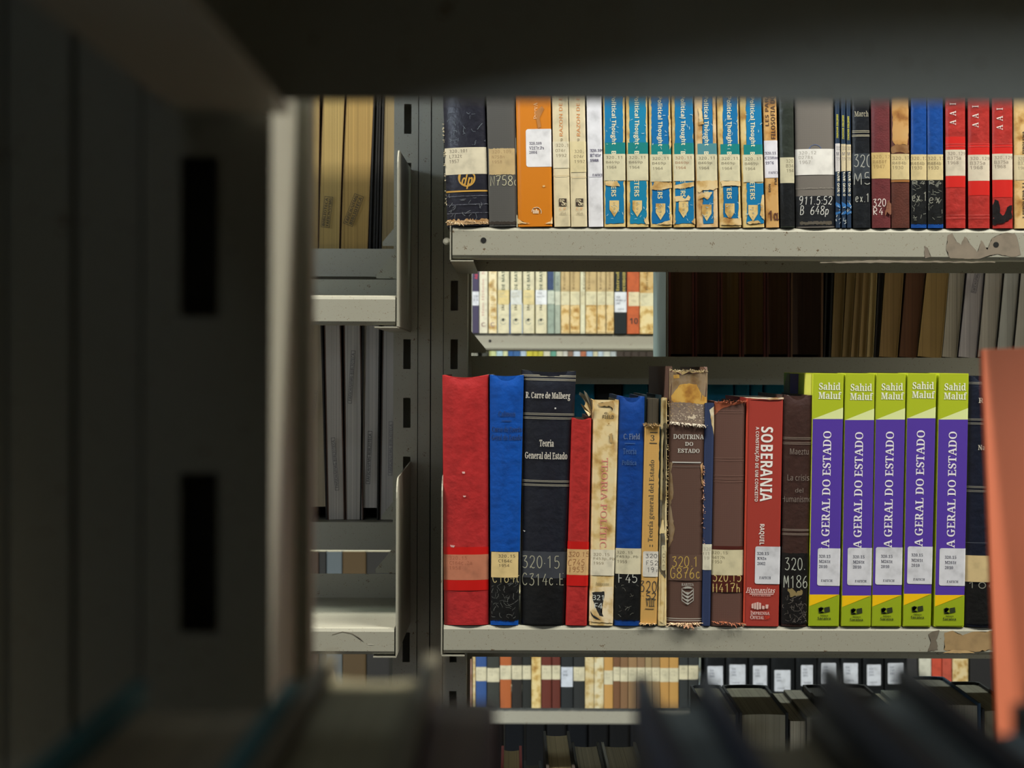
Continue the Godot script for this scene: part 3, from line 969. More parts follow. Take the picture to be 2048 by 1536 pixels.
func build_upper_row() -> void:
	var gold := "c79a46"
	# scuffed navy book with a gilt ring
	var d := ub("scuffed navy hardback with a gilt ring emblem and cream label 320.101", [886, 970, 212, 894, 978, 447], "23232f", {"m": "coated", "h": 0.235, "dep": 0.17, "t": 0.003})
	shape(d, "ring_emblem", [ring_pts(933.5, 356, 17.5, 0, TAU, 2.6)], mt(gold, "gloss"))
	txt(d, "monogram", SANSB, mt(gold, "gloss"), [["dp", 923, 349, 945, 378]], {"slant": 0.25})
	call_label(d, [888, 295, 976, 348.5], "ded4ba", [["320.101", 899, 299, 934, 305.5], ["L732t", 899, 309.5, 924, 316], ["1957", 899, 319.5, 918, 326]], "6d6152", MONO, {"full": true})
	rules(d, [381.5, 383], gold, 1.6)
	for y in [392, 409, 426]: patch(d, "blind_line", [0, y - 0.5, 0, y + 0.5], mt("6a6c78", "coated"), {"full": true, "rag": 0.4})
	scratches(d, [895, 225, 970, 290], 26, "5d6670")
	scratches(d, [898, 388, 974, 440], 22, "6d7178")
	patch(d, "frayed_tail", [0, 439, 0, 449], mt("b79a78", "old"), {"full": true, "rag": 2.4, "rb": 0.3})
	threads(d, 895, 441, 925, 447, 26, Vector3(-0.3, -0.7, 0.4), 0.004, "cdb894")
	threads(d, 925, 441, 976, 444, 14, Vector3(0, -0.7, 0.4), 0.002, "bfa684")
	threads(d, 888, 240, 894, 420, 30, Vector3(-0.9, 0.0, 0.2), 0.002, "d2c6a6")
	# dark grey cloth
	d = ub("dark grey cloth hardback with tan label and penned number N758", [972, 1032, 212, 978, 1034, 449], "4b4a48", {"dep": 0.16})
	call_label(d, [978, 297, 1030, 349], "c8ae7e", [["320.109", 984, 300, 1022, 307], ["N758n", 984, 311, 1009, 317], ["1958", 984, 321, 1004, 327]], "a3865e", MONO, {"rag": 0.7})
	pen(d, "penned_number", mt("bdb89c", "ink"), [["N758c", 980.5, 352, 1037, 371]])
	patch(d, "frayed_tail", [0, 443, 0, 449], mt("2a211a", "old"), {"full": true, "rag": 1.2})
	# orange paperback
	d = ub("thick orange paperback with a white rounded label 320.109", [1031, 1103, 212, 1036, 1105, 447], "d17c14", {"kind": "flat", "m": "gloss", "dep": 0.15, "h": 0.23})
	call_label(d, [1052, 258, 1104, 333.5], "eeedf2", [["320.109", 1058.5, 284, 1083, 289.5], ["V217r.Ps", 1058.5, 293, 1088, 299], ["2004", 1058.5, 302, 1074, 307.5]], "3c3050", SERIFB, {"r": 5, "rr": false})
	txt(d, "title", SERIF, mt("f0c493", "ink"), [["PvvvA", 1067, 205, 1075, 238.5, 1]])
	shape(d, "crease", [[[1072, 222], [1084, 212], [1088, 218], [1079, 236], [1082, 254], [1076, 257], [1073, 240]]], mt("b97b3c", "paper"))
	shape(d, "publisher_mark", [ring_pts(1073, 424, 10, -PI, 0.35, 1.0), [[1066, 417], [1067.6, 417], [1067.6, 427], [1066, 427]], [[1069, 420], [1071, 420], [1071, 427], [1069, 427]], [[1072, 418], [1074, 418], [1074, 427], [1072, 427]], [[1075, 421], [1077, 421], [1077, 427], [1075, 427]]], mt("f6e3c4", "ink"))
	shape(d, "worn_corner", [ragged([[1036, 436], [1044, 444], [1060, 447], [1036, 447.4]], 0.7, 3), ragged([[1105, 432], [1101, 443], [1090, 447], [1105, 447.4]], 0.7, 3), [[1085, 371], [1089, 370], [1090.5, 373], [1086, 374.5]]], mt("e9cfa4", "old"))
	# two cream paperbacks
	for k in 2:
		var x: float = [0.0, 33.5][k]
		d = ub(["cream paperback with orange title, beside the orange paperback", "cream paperback with orange title, beside the white paperback"][k], [1104 + x, 1137 + x, 212, 1108 + x, 1141.5 + x, 449], "e2d4b0", {"kind": "flat", "m": "paper", "dep": 0.14, "h": 0.21})
		txt(d, "title", SANS, mt("d9873f", "ink"), [["RAZON DE ESTADO", 1118 + x * 1.04, 150, 1124.5 + x * 1.04, 272, 1]])
		txt(d, "author", SERIF, mt("6d6048", "ink"), [["olivo", 1119.5 + x, 277, 1125.5 + x, 296, 1]])
		var yo: float = [0.0, 12.0][k]
		call_label(d, [1106 + x, 283, 1141 + x, 336 + yo * 0.7], "e6dcc0" if k == 0 else "e2d3a6", [["320.1", 1112 + x * 1.1, 287.5 + yo, 1136 + x * 1.1, 294 + yo], ["O74r", 1111 + x * 1.1, 298 + yo, 1131 + x * 1.1, 304 + yo], ["1992", 1112 + x * 1.1, 308 + yo, 1133 + x * 1.1, 314 + yo]], "877a5e", MONO)
		shape(d, "publisher_mark", [[[1118 + x, 397], [1133 + x, 397], [1133 + x, 412], [1118 + x, 412]]], mt("3a2c22", "ink"))
		txt(d, "mark_letters", SERIFB, mt("e2d4b0", "ink"), [["E", 1119 + x, 398.5, 1124 + x, 404], ["S", 1123 + x, 399, 1129 + x, 411], ["e", 1128.5 + x, 405.5, 1132.5 + x, 411]])
		txt(d, "series_letters", SANS, mt("d79355", "ink"), [["C P", 1119 + x, 415, 1131.5 + x, 420.5]])
		txt(d, "series_number", SANS, mt("9c917a", "ink"), [["454", 1120 + x, 424, 1132 + x, 429.5]])
		patch(d, "tape_edge", [0, 351 + 3 * k, 0, 351.8 + 3 * k], mt("bca77e", "ink"), {"full": true})
	# white paperback
	d = ub("narrow white paperback with dark serif number 320.109 and 1988", [1173, 1204, 212, 1177, 1207.5, 449], "e9e9f1", {"kind": "flat", "m": "paper", "dep": 0.15, "h": 0.23})
	txt(d, "call_number", SERIFB, mt("40385c", "ink"), [["320.109", 1180, 298, 1207, 303.5], ["R741r", 1180, 307.5, 1202, 313.5], ["1988", 1180, 318, 1197, 323.5], ["FAFICH", 1185, 347.5, 1207, 352]])
	patch(d, "tape_edge", [0, 353, 0, 353.7], mt("bdbccb", "ink"), {"full": true})
	# seven blue paperbacks
	var xs := [1208, 1254, 1300.5, 1346.5, 1393, 1439, 1485.5]
	var yo := [0, 0, 3, 1, 2, 3, 4]
	var ord := ["first", "second", "third", "fourth", "fifth", "sixth", "seventh"]
	var notes := ["torn at its label foot", "greenish under the tape", "scraped along one edge", "torn above its shield mark", "with its cover split wide open", "with a bare cream foot", "with a scraped corner"]
	for k in 7:
		var x: float = xs[k]; var y: float = yo[k]
		var w := 44.0
		d = ub("%s of seven blue paperbacks from the white one, %s" % [ord[k], notes[k]], [x - 1.5 - k * 0.7, x + w - 2.0 - k * 0.7, 212, x, x + w, 450.0 + k * 0.3], "d8c48c" if k != 4 else "d9c09a", {"kind": "flat", "m": "old", "dep": 0.145, "h": 0.215})
		var blue := mt(["0c77ab", "0f7fa9", "0a6aa8", "0c74ab", "1670a8", "0a6da6", "0b78ad"][k], "gloss")
		var bx0: float = x + [2.0, 5.0, 2.5, 3.5, 12.0, 7.0, 7.0][k]; var bx1: float = x + [39.0, 39.0, 38.0, 40.5, 33.0, 37.0, 41.5][k]
		shape(d, "blue_print", [ragged([[bx0 - 1, 100], [bx1 - 2, 100], [bx1 - 1, 285], [bx1, 310], [bx0 + 1, 310], [bx0, 285]], 0.8, 5)], blue)
		shape(d, "blue_print", [ragged([[bx0 + 1, 362 + y], [bx1, 362 + y], [bx1 + 1, 447], [bx0 + 1, 447.5]], 0.9, 5)], blue)
		patch(d, "tape", [x + 2, 285 + y, x + 42, 310], mt("127f80" if k != 4 else "4f8a94", "gloss"), {"rag": 0.4})
		txt(d, "title", SANSB, mt("e9e0bf", "ink"), [["Political Thought", x + 12.5, 190 + y, x + 24.5, 289 + y, -1], ["B", x + 15, 302 + y * 0.5, x + 24, 309, -1]])
		txt(d, "author", SANSB, mt("ded3a8", "ink"), [["PETERS", x + 14.5, 350 + y * 1.5, x + 24, 393 + y * 1.5, -1]])
		var yl: float = y * 0.7
		call_label(d, [x + 0.5, 308 + yl * 0.4, x + w - 0.5, 361 + yl], "d9d2b2", [["320.11", x + 4, 312 + yl, x + 36, 318 + yl], ["B469p", x + 4, 322 + yl, x + 31, 328.5 + yl], ["1964", x + 5, 332 + yl, x + 25, 337.5 + yl]], ["77705a", "77705a", "6e6853", "a1714f", "625b48", "77705a", "77705a"][k], MONO)
		var ya: float = [401, 401, 407, 403, 409, 407, 410][k]
		shape(d, "shield_mark", [[[x + 11, ya], [x + 30, ya], [x + 30, ya + 18], [x + 20.5, ya + 33], [x + 11, ya + 18]]], mt("dbc58c", "old"))
		txt(d, "mark_letters", SANS, mt("8f8f7c", "ink"), [["in 9 v", x + 18.5, ya + 4, x + 22.5, ya + 26, -1]])
		var torn := []
		match k:
			0: torn = [[[x + 3, 362], [x + 26, 362], [x + 32, 372], [x + 16, 373], [x + 3, 370]]]
			2: torn = [[[x + 36, 230], [x + 40, 240], [x + 41, 290], [x + 38, 300], [x + 37, 255]], [[x + 10, 362], [x + 43, 366], [x + 43, 376], [x + 22, 380], [x + 3, 379], [x + 3, 374]], [[x + 12, 449], [x + 40, 440], [x + 43, 428], [x + 43, 449]]]
			3: torn = [[[x + 2, 371], [x + 24, 366], [x + 40, 364], [x + 41, 373], [x + 20, 377], [x + 2, 377]], [[x + 2, 393], [x + 14, 392], [x + 24, 398], [x + 30, 390], [x + 35, 395], [x + 32, 401], [x + 4, 403]], [[x, 432], [x + 6, 443], [x + 2, 449], [x, 449]], [[x + 43, 436], [x + 36, 444], [x + 43, 449]]]
			4: torn = [[[x + 1, 362], [x + 42, 361], [x + 42, 376], [x + 33, 380], [x + 12, 380], [x + 6, 386], [x + 1, 382]], [[x + 10, 387], [x + 32, 384], [x + 27, 394], [x + 22, 399], [x + 15, 395], [x + 3, 399]], [[x + 3, 214], [x + 10, 216], [x + 13, 240], [x + 15, 248], [x + 6, 250]]]
			5: torn = [[[x + 3, 362], [x + 44, 362], [x + 43, 372], [x + 24, 371], [x + 4, 373]], [[x + 3, 434], [x + 20, 437], [x + 42, 436], [x + 44, 450], [x + 2, 450]]]
			6: torn = [[[x + 38, 390], [x + 44, 388], [x + 43, 440], [x + 35, 430], [x + 36, 405]], [[x + 8, 444], [x + 30, 441], [x + 36, 446], [x + 12, 448]]]
			_: torn = [[[x + 34, 440], [x + 40, 432], [x + 44, 448], [x + 38, 449]]]
		var rt := []
		for t in torn: rt.append(ragged(t, 0.8, 3.5))
		shape(d, "torn_paper", rt, mt("dcc79a", "old"))
		scratches(d, [x + 5, 225, x + 38, 300], 7, "bcd0cf", 7.0)
		scratches(d, [x + 5, 405, x + 40, 444], 7, "bcd0cf", 6.0)
	# tan paperback
	d = ub("tan paperback with brown capitals and a white label 320.11 C238m", [1526, 1554, 212, 1532, 1559, 452], "cba367", {"kind": "flat", "m": "old", "dep": 0.14, "h": 0.21})
	txt(d, "title", SANSB, mt("4d3220", "ink"), [["FILOSOFIA DO", 1541.5, 190, 1550, 278, 1], ["LES PARA", 1530, 186, 1537, 252, 1], ["RON", 1537, 368, 1541.5, 384, 1], ["FMO", 1549, 352, 1554, 369, 1]])
	call_label(d, [1527, 281, 1557.5, 355.5], "e6e4ee", [["320.11", 1530, 303.5, 1552, 309], ["C238m", 1530, 313, 1556, 318.5], ["1976", 1531, 323, 1547.5, 329], ["FAFICH", 1537, 343, 1558, 347.5]], "3c3156", SERIFB)
	txt(d, "publisher_mark", SANSB, mt("5b3220", "ink"), [["1α", 1537, 421, 1557, 441]])
	# dark green and black
	d = ub("thin dark green hardback with a black painted foot", [1557, 1588, 212, 1561, 1590, 453], "30362f", {"m": "coated", "dep": 0.15})
	patch(d, "black_paint", [0, 366, 0, 452], mt("15171a", "coated"), {"full": true})
	call_label(d, [1560.5, 315, 1589, 366], "d3ccad", [["320", 1572, 319, 1586, 325.5], ["B34", 1572, 328.5, 1587, 335], ["194", 1573, 338, 1587, 344.5]], "756d58", MONO)
	# wide grey
	d = ub("wide grey cloth hardback with a bright white label and penned 911.5", [1590, 1668, 212, 1592.5, 1671, 453], "6d6761", {"dep": 0.16, "bul": 0.003})
	shape(d, "blue_stamp", [ring_pts(1630, 303, 14, -PI, 0, 1.0)], mt("52648f", "ink"))
	patch(d, "black_paint", [0, 392, 0, 452], mt("202227", "coated"), {"full": true})
	call_label(d, [1592, 298, 1670, 349.5], "eeebe6", [["320.12", 1598, 302.5, 1632, 309], ["D278s", 1598, 311.5, 1625, 318], ["1967", 1599, 321, 1621, 328]], "a09a90", MONO, {"full": true})
	patch(d, "tape_edge", [0, 376, 0, 377], mt("938d84", "gloss"), {"full": true, "rag": 0.6})
	pen(d, "penned_number", mt("c9c9c6", "ink"), [["911.5:52", 1599, 393, 1664, 409], ["B 648p", 1601, 412, 1658, 429]], {"slant": 0.1})
	patch(d, "frayed_tail", [1600, 443, 1664, 449], mt("54504a", "old"), {"rag": 1.5})
	# three thin booklets
	for k in 3:
		var x: float = [1671, 1682.5, 1693][k]
		d = ub("%s of three thin navy booklets with yellow lettering beside the wide grey book" % ord[k], [x - 1.0, x + 9.2, 212, x + 0.7, x + 10.6, 453], "22344c", {"kind": "flat", "m": "gloss", "dep": 0.14, "h": 0.2, "pages": "e6e2d4"})
		txt(d, "author", SANSB, mt("cfc63a", "ink"), [["DEMÉTRIO MAGNOLI", x + 2, 229 + k * 2, x + 6.5, 276 + k * 2, -1]])
		call_label(d, [x + 0.5, 287 + k, x + 10, 343 - k * 0.5], "dcd8d8" if k == 0 else "d8c9a6", [["320", x + 2, 293, x + 9, 300], ["M", x + 2, 304, x + 7, 311], ["19", x + 2, 314, x + 8, 321]], "6d6a72", MONO)
		txt(d, "title", SANSB, mt("e6e0cc", "ink"), [["O NOVO MAPA", x + 3.5, 344, x + 8, 392, 1]])
		shape(d, "blue_streak", [ragged([[x + 1.5, 404], [x + 10, 410], [x + 10.2, 418], [x + 1.5, 412]], 0.8, 3), ragged([[x + 1.5, 425], [x + 10, 421], [x + 10, 426], [x + 2, 430]], 0.8, 3)], mt("2f6cae", "gloss"))
		scratches(d, [x + 2, 400, x + 10, 449], 6, "c2c9cc", 7.0)
	# black with gilt lines
	d = ub("black hardback with paired gilt rules and penned ex.1", [1703.5, 1738.5, 212, 1706, 1742, 453], "171a20", {"m": "coated", "dep": 0.16})
	txt(d, "author", SERIF, mt("b9b29c", "ink"), [["March", 1709, 222, 1737, 233]])
	rules(d, [261.5, 264.5, 270, 272.5], "bfb7a0", 1.0)
	patch(d, "tape", [0, 307, 0, 358], mt("3a4048", "coated"), {"full": true, "rag": 0.5})
	pen(d, "penned_number", mt("a9aaa4", "ink"), [["320", 1708, 310, 1742, 334], ["M5", 1709, 346, 1742, 369], ["ex.1", 1711, 387, 1738, 404]])
	# maroon leather
	d = ub("maroon leather hardback with a torn flap, white penned 320 and mustard label", [1742, 1780, 212, 1744, 1782, 450], "6b2c30", {"m": "leather", "dep": 0.16})
	call_label(d, [1742, 305, 1781, 357], "d5b878", [["320.12", 1746, 310, 1780, 317], ["R484f", 1746, 320, 1773, 327], ["1947", 1747, 330, 1769, 337]], "9c7f4e", MONO, {"full": true})
	pen(d, "penned_number", mt("e6d6d2", "ink"), [["320.", 1746, 398, 1776, 413], ["R4", 1747, 416, 1765, 430]])
	shape(d, "torn_flap", [ragged([[1776, 400], [1783, 412], [1785, 426], [1779, 430], [1773, 424], [1770, 432], [1768, 428], [1773, 410]], 0.6, 3)], mt("8b5a45", "leather"), {"eps": 0.0012})
	# brown leather with bare tan head
	d = ub("brown leather hardback worn to pale tan at its head", [1782, 1818, 212, 1783, 1820, 453], "5d3026", {"m": "leather", "dep": 0.16})
	shape(d, "worn_leather", [ragged([[1785, 100], [1816, 100], [1817, 270], [1815, 290], [1805, 288], [1790, 290], [1785, 280]], 0.9, 5)], mt("c49b62", "old"))
	shape(d, "torn_edge", [ragged([[1783, 292], [1790, 289], [1818, 289], [1819, 303], [1812, 306], [1800, 303], [1784, 307]], 1.6, 4)], mt("94714f", "old"))
	call_label(d, [1783, 308, 1819, 359], "d9c592", [["320.12", 1785, 313, 1819, 320], ["R484b", 1785, 323, 1812, 329], ["1930", 1785, 332, 1806, 338.5]], "8a7b5b", MONO, {"full": true})
	patch(d, "tape_edge", [0, 360, 0, 364], mt("a06b38", "gloss"), {"full": true})
	# two blue with black feet
	for k in 2:
		var x: float = [1821.5, 1855][k]
		d = ub("blue hardback with a black painted foot, beside the %s" % ["worn brown leather book", "red hardbacks"][k], [x + 0.5 - k * 1.5, x + 32 - k * 0.5, 212, x + 0.5, x + 32.5, 454], "124a9c", {"m": "coated", "dep": 0.16})
		patch(d, "black_paint", [0, 360, 0, 448], mt("16181a", "coated"), {"full": true, "rag": 1.0, "rt": 0.0})
		call_label(d, [x, 309, x + 33, 360], "dac795", [["320.12", x + 1, 313.5, x + 33, 320.5], ["R484b", x + 1, 323.5, x + 27, 330], ["1930", x + 2, 332.5, x + 22, 339]], "7b6d50", MONO, {"full": true})
		pen(d, "penned_number", mt("8b8b80", "ink"), [["ex.1" if k == 0 else "ex.", x + 3, 384 + k * 4, x + 32, 402 + k * 4], ["R4", x + 3, 362, x + 28, 369]])
		scratches(d, [x + 3, 362, x + 30, 440], 22, "7d7f76", 12.0)
	# three red
	var rx := [[1890.5, 1931.5, 448.0], [1935.5, 1980, 456.5], [1984, 2026, 452.5]]
	for k in 3:
		var x: float = rx[k][0]; var x1: float = rx[k][1]
		d = ub("%s of three red hardbacks counting from the blue ones, %s" % [ord[k], ["label placed highest", "label placed lowest", "black stain at its foot"][k]], [x, x1, 212, x + 1.5, x1 + 0.5, rx[k][2]], "b8342f", {"m": "coated", "dep": 0.165, "h": 0.225, "sy2": 1})
		var ly: float = [299.5, 309.5, 307.5][k]
		patch(d, "bright_tape", [0, ly - 26 + k * 3, 0, ly + 75 + k * 6], mt("d0231d", "gloss"), {"full": true})
		call_label(d, [x, ly, x1, ly + 52], "ded2bd", [["320.129", x + 5, ly + 4.5, x1 - 1, ly + 11], ["B375a", x + 5, ly + 13.5, x1 - 10, ly + 20], ["1968", x + 5, ly + 22.5, x1 - 15, ly + 29]], "85786a", MONO, {"full": true})
		txt(d, "title", SERIFB, mt("e2cfca", "ink"), [["A", x + 9, 240 + 5 * k, x + 21, 250 + 5 * k, 1], ["A", x + 9, 222 + 5 * k, x + 21, 232 + 5 * k, 1], ["I", x + 9, 206 + 5 * k, x + 21, 210 + 5 * k, 1]])
		for yy in [288, 293, 430, 436]: patch(d, "blind_line", [0, yy - 0.4, 0, yy + 0.4], mt("cf605c", "coated"), {"full": true})
		if k == 2:
			shape(d, "black_stain", [ragged([[x + 1, 412], [x + 6, 398], [x + 12, 402], [x + 16, 425], [x + 22, 432], [x + 30, 415], [x + 40, 410], [x + 40, 436], [x + 24, 446], [x + 1, 450]], 1.5, 4)], mt("1d1a1c", "coated"))
	d = ub("tan paperback beside the last of the three red hardbacks", [2028, 2068, 212, 2029, 2070, 456], "dabd88", {"kind": "flat", "m": "old", "dep": 0.15})
	call_label(d, [2029, 310, 2069, 360], "dacba6", [["320.129", 2036, 314, 2066, 321], ["B375a", 2036, 323, 2060, 330], ["1968", 2036, 333, 2056, 339]], "857a66", MONO)
	txt(d, "title", SANSB, mt("3b3128", "ink"), [["TIROLENA", 2045, 262, 2051, 308, 1], ["I PIROLENA T J", 2045, 366, 2051, 436, 1]])

# ------------------------------------------------------------------ lower row of the stack in focus
const L := "lower row of library books"

func lb(label: String, q: Array, col: String, o := {}) -> Dictionary:
	o.sy = sy.front_lower
	o.g = L
	return bk(label, q, col, o)

func build_lower_row() -> void:
	# wide red
	var d := lb("wide red cloth hardback with a faded salmon label, next to the bracket", [884, 977, 750, 887.5, 977.5, 1250], "b82e30", {"m": "coated", "kind": "hard", "bul": 0.0045, "dep": 0.17, "wrinkle": 0.0008, "dip": 0.0022, "headdip": 0.003, "pages": "c9a983"})
	patch(d, "bright_tape", [0, 1094, 0, 1181], mt("c3130f", "gloss"), {"full": true})
	call_label(d, [892, 1109, 977, 1160], "c2795c", [["320.15", 899, 1112, 934, 1119], ["C164c.2a", 899, 1122, 944, 1129], ["1958", 899, 1132, 922, 1139]], "a9644a", MONO, {"full": true})
	shape(d, "nick", [[[924, 943], [930, 943], [930, 947], [925, 947]], [[926, 991], [932, 991], [931, 994], [927, 994]], [[900, 1090], [910, 1091], [908, 1095], [902, 1094]]], mt("e5b5b2", "paper"))
	# blue
	d = lb("bright blue cloth hardback with a black foot and yellow label 320.15", [979, 1048, 750, 980.5, 1037, 1250], "0a50b0", {"m": "coated", "dep": 0.165, "wrinkle": 0.0004, "headdip": 0.0035, "dip": 0.001, "h2": 1})
	txt(d, "title", SERIFB, mt("1b3d78", "ink"), [["Calmon", 997, 822, 1031, 833], ["Curso de Teoria", 984, 853, 1044, 863.5], ["Geral do Estado", 983, 869, 1044, 880]])
	patch(d, "title_rule", [1003, 841, 1023, 842.5], mt("1b3d78", "ink"))
	patch(d, "black_paint", [0, 1103, 0, 1241], mt("131416", "coated"), {"full": true, "rag": 1.5, "rt": 0.4})
	pen(d, "penned_number", mt("b6a878", "ink"), [["C164c", 985, 1143, 1041, 1165]])
	scratches(d, [984, 1162, 1035, 1236], 46, "585a58", 16.0)
	call_label(d, [983, 1104, 1036, 1155], "e4c98e", [["320.15", 997, 1109, 1030, 1115], ["C164c", 997, 1118.5, 1024, 1124.5], ["1954", 998, 1128, 1018.5, 1133.5]], "534a36", MONO)
	# navy
	d = lb("tall navy hardback with cream titles and paired rules, a dusty band at its foot", [1044.5, 1153, 741, 1042.5, 1131, 1250], "1d202c", {"m": "coated", "dep": 0.175, "wrinkle": 0.0003, "headdip": 0.005, "dip": 0.0015, "bul": 0.006})
	rules(d, [750.5, 753, 758, 760.5, 827, 829.5, 835, 837.5, 961, 963.5, 969, 971.5], "a49f90", 1.0)
	txt(d, "author", SERIFB, mt("d6d0c6", "ink"), [["R. Carre de Malberg", 1052, 784, 1140, 801]])
	txt(d, "title", SERIFB, mt("d2ccc2", "ink"), [["Teoria", 1079, 879, 1107.5, 893], ["General del Estado", 1051, 904, 1134, 918]])
	patch(d, "black_paint", [0, 1156, 0, 1248], mt("141518", "coated"), {"full": true})
	patch(d, "dusty_tape", [0, 1103, 0, 1156], mt("343842", "paper"), {"full": true, "rag": 0.4})
	pen(d, "penned_number", mt("a9a793", "ink"), [["320·15", 1046, 1112, 1118, 1136], ["C314c.E", 1046, 1147, 1127, 1170]])
	shape(d, "nick", [[[1109, 815], [1112, 815], [1112, 818], [1109, 818]], [[1047, 1061], [1052, 1062], [1050, 1064]]], mt("cfcfd0", "ink"))
	# short red
	d = lb("short narrow red cloth hardback with a handwritten tan label", [1143, 1184, 836, 1130.5, 1175, 1250], "b5302f", {"m": "coated", "kind": "case", "dep": 0.15, "wrinkle": 0.0006, "dip": 0.0016, "pages": "b99a76"})
	patch(d, "bright_tape", [0, 1083, 0, 1172], mt("bf1512", "gloss"), {"full": true})
	call_label(d, [1133, 1098.5, 1179, 1150], "d8b07a", [], "95633e", SANS, {"full": true})
	pen(d, "penned_number", mt("95633e", "ink"), [["320.15", 1137, 1104, 1178, 1113], ["C745", 1137, 1119, 1169, 1131], ["1953", 1137, 1134, 1167, 1144]], {"w": 0.55, "slant": 0.1})
	# cream stained
	d = lb("stained cream paperback with pale red title and a black torn stamp", [1185.5, 1239, 800, 1177.5, 1227, 1250], "e0d0a6", {"kind": "case", "m": "old", "t": 0.0009, "dep": 0.15, "pages": "9c978a"})
	txt(d, "title", SERIF, mt("d8837a", "ink"), [["TEORIA POLÍTICA", 1201.5, 916, 1217.5, 1113, -1]])
	txt(d, "author", SANSB, mt("6d6046", "ink"), [["G.", 1209, 824, 1218, 828], ["FIELD", 1205, 830, 1228, 837]])
	txt(d, "publisher", SERIF, mt("8c8062", "ink"), [["Publicaciones", 1192, 1164, 1218, 1171], ["de la", 1200, 1173, 1211, 1178], ["Colección", 1193, 1179, 1215, 1185]])
	call_label(d, [1181, 1099, 1232, 1151], "e6dec8", [["320.15", 1187, 1106, 1219, 1112], ["F453p.Pb", 1187, 1114.5, 1229, 1121.5], ["1959", 1187, 1123.5, 1207, 1129]], "8f8064", MONO, {"full": true})
	shape(d, "pasted_paper", [ragged([[1179, 1176], [1226, 1173], [1225, 1246], [1178, 1243]], 0.8, 5)], mt("e8dcc2", "old"))
	shape(d, "torn_stamp", [ragged([[1184, 1185], [1209, 1183], [1208, 1198], [1205, 1210], [1202, 1224], [1207, 1233], [1199, 1231], [1193, 1218], [1188, 1205], [1186, 1196]], 1.1, 3), ragged([[1181, 1216], [1184, 1228], [1192, 1234], [1201, 1240], [1190, 1238], [1182, 1229]], 0.8, 3)], mt("1c1b1d", "ink"))
	txt(d, "stamp_number", SANS, mt("cfd2d0", "ink"), [["321", 1185, 1190, 1207, 1200], ["F4", 1189, 1206, 1205, 1217]])
	shape(d, "stain", [ragged([[1196, 807], [1225, 803], [1230, 812], [1226, 822], [1222, 812], [1200, 812]], 1.5, 4), ragged([[1216, 846], [1219, 846], [1219, 849], [1216, 849]], 0.4, 2), ragged([[1218, 868], [1224, 866], [1226, 885], [1220, 884]], 1.0, 4)], mt("b59a68", "old"))
	# torn scraps that stick out beside its head
	var g := Geo.new()
	var torn := [[[1183, 828, 0.0], [1181, 812, 0.004], [1172, 803, 0.007], [1168, 812, 0.008], [1161, 807, 0.006], [1164, 813, 0.006], [1171, 823, 0.006], [1178, 833, 0.003]]]
	for t in torn:
		var pts := []
		for p in t:
			var s := S(d, p[0], p[1]); pts.append(Vector3(s.x, s.y, p[2] - 0.004))
		for i in range(1, pts.size() - 1): g.tri(pts[0], pts[i + 1], pts[i])
	part(g, "torn_paper", mt("d9cba8", "old"), d.node)
	g = Geo.new()
	var pts2 := []
	for p in [[1184, 820, -0.003], [1182, 800, -0.004], [1174, 786, -0.006], [1168, 781, -0.005], [1170, 790, -0.002], [1160, 784, -0.004], [1158, 789, -0.004], [1164, 793, -0.001], [1168, 800, 0.0], [1170, 806, 0.0], [1177, 812, -0.001]]:
		var s := S(d, p[0], p[1]); pts2.append(Vector3(s.x, s.y, p[2]))
	for i in range(1, pts2.size() - 1): g.tri(pts2[0], pts2[i + 1], pts2[i])
	part(g, "torn_cover", mt("4a4b45", "old"), d.node)
	# blue field
	d = lb("deep blue cloth hardback with faint silver titles and a black foot", [1239, 1290, 793, 1227.5, 1280, 1250], "0d4193", {"m": "coated", "dep": 0.16, "wrinkle": 0.0004, "headdip": 0.004, "dip": 0.0012})
	txt(d, "author", SERIFB, mt("6c7c9d", "ink"), [["C. Field", 1247.5, 867, 1280, 878.5]])
	txt(d, "title", SERIFB, mt("3c5d94", "ink"), [["Teoria", 1246, 896, 1273, 908], ["Politica", 1244, 920, 1273, 930]])
	patch(d, "title_rule", [1249, 886, 1270, 887.5], mt("3c5d94", "ink"))
	patch(d, "black_paint", [0, 1147, 0, 1240], mt("141517", "coated"), {"full": true, "rag": 1.5, "rt": 0.2})
	pen(d, "penned_number", mt("c4c6c0", "ink"), [["F45", 1237, 1147, 1274, 1165]])
	scratches(d, [1231, 1170, 1278, 1236], 14, "62625c", 12.0)
	call_label(d, [1231, 1096.5, 1280, 1148], "dbd3b6", [["320.15", 1234, 1102, 1265, 1107.5], ["F453p.Pb", 1234, 1110.5, 1276, 1117], ["1959", 1235, 1120, 1254, 1126]], "6b6450", MONO, {"full": true})
	# tan torn spine
	d = lb("tan cloth book with its spine torn away at the head and dark boards", [1290, 1324, 790, 1279, 1315, 1250], "1e3038", {"kind": "case", "m": "coated", "dep": 0.145, "t": 0.002, "cut": 0.030, "pages": "4a4336"})
	shape(d, "spine_cloth", [ragged([[1284.5, 848], [1291, 852], [1297, 850], [1305, 853], [1311, 849], [1318, 851], [1318.5, 870], [1314, 1248], [1279.5, 1248]], 0.8, 6)], mt("c89c55", "cloth"))
	txt(d, "title", SERIFB, mt("4d4536", "ink"), [["Teoría general del Estado", 1297, 920, 1310, 1084, 1], [":", 1299, 1089, 1306, 1094, 1], ["3", 1301, 870, 1309, 882]])
	patch(d, "title_rule", [1300, 864, 1315, 866], mt("4d4536", "ink"))
	patch(d, "title_rule", [1299, 885.5, 1314, 887.5], mt("4d4536", "ink"))
	pen(d, "penned_number", mt("3b3a3c", "ink"), [["320", 1280, 1162, 1313, 1183], ["F52", 1281, 1185, 1312, 1199]])
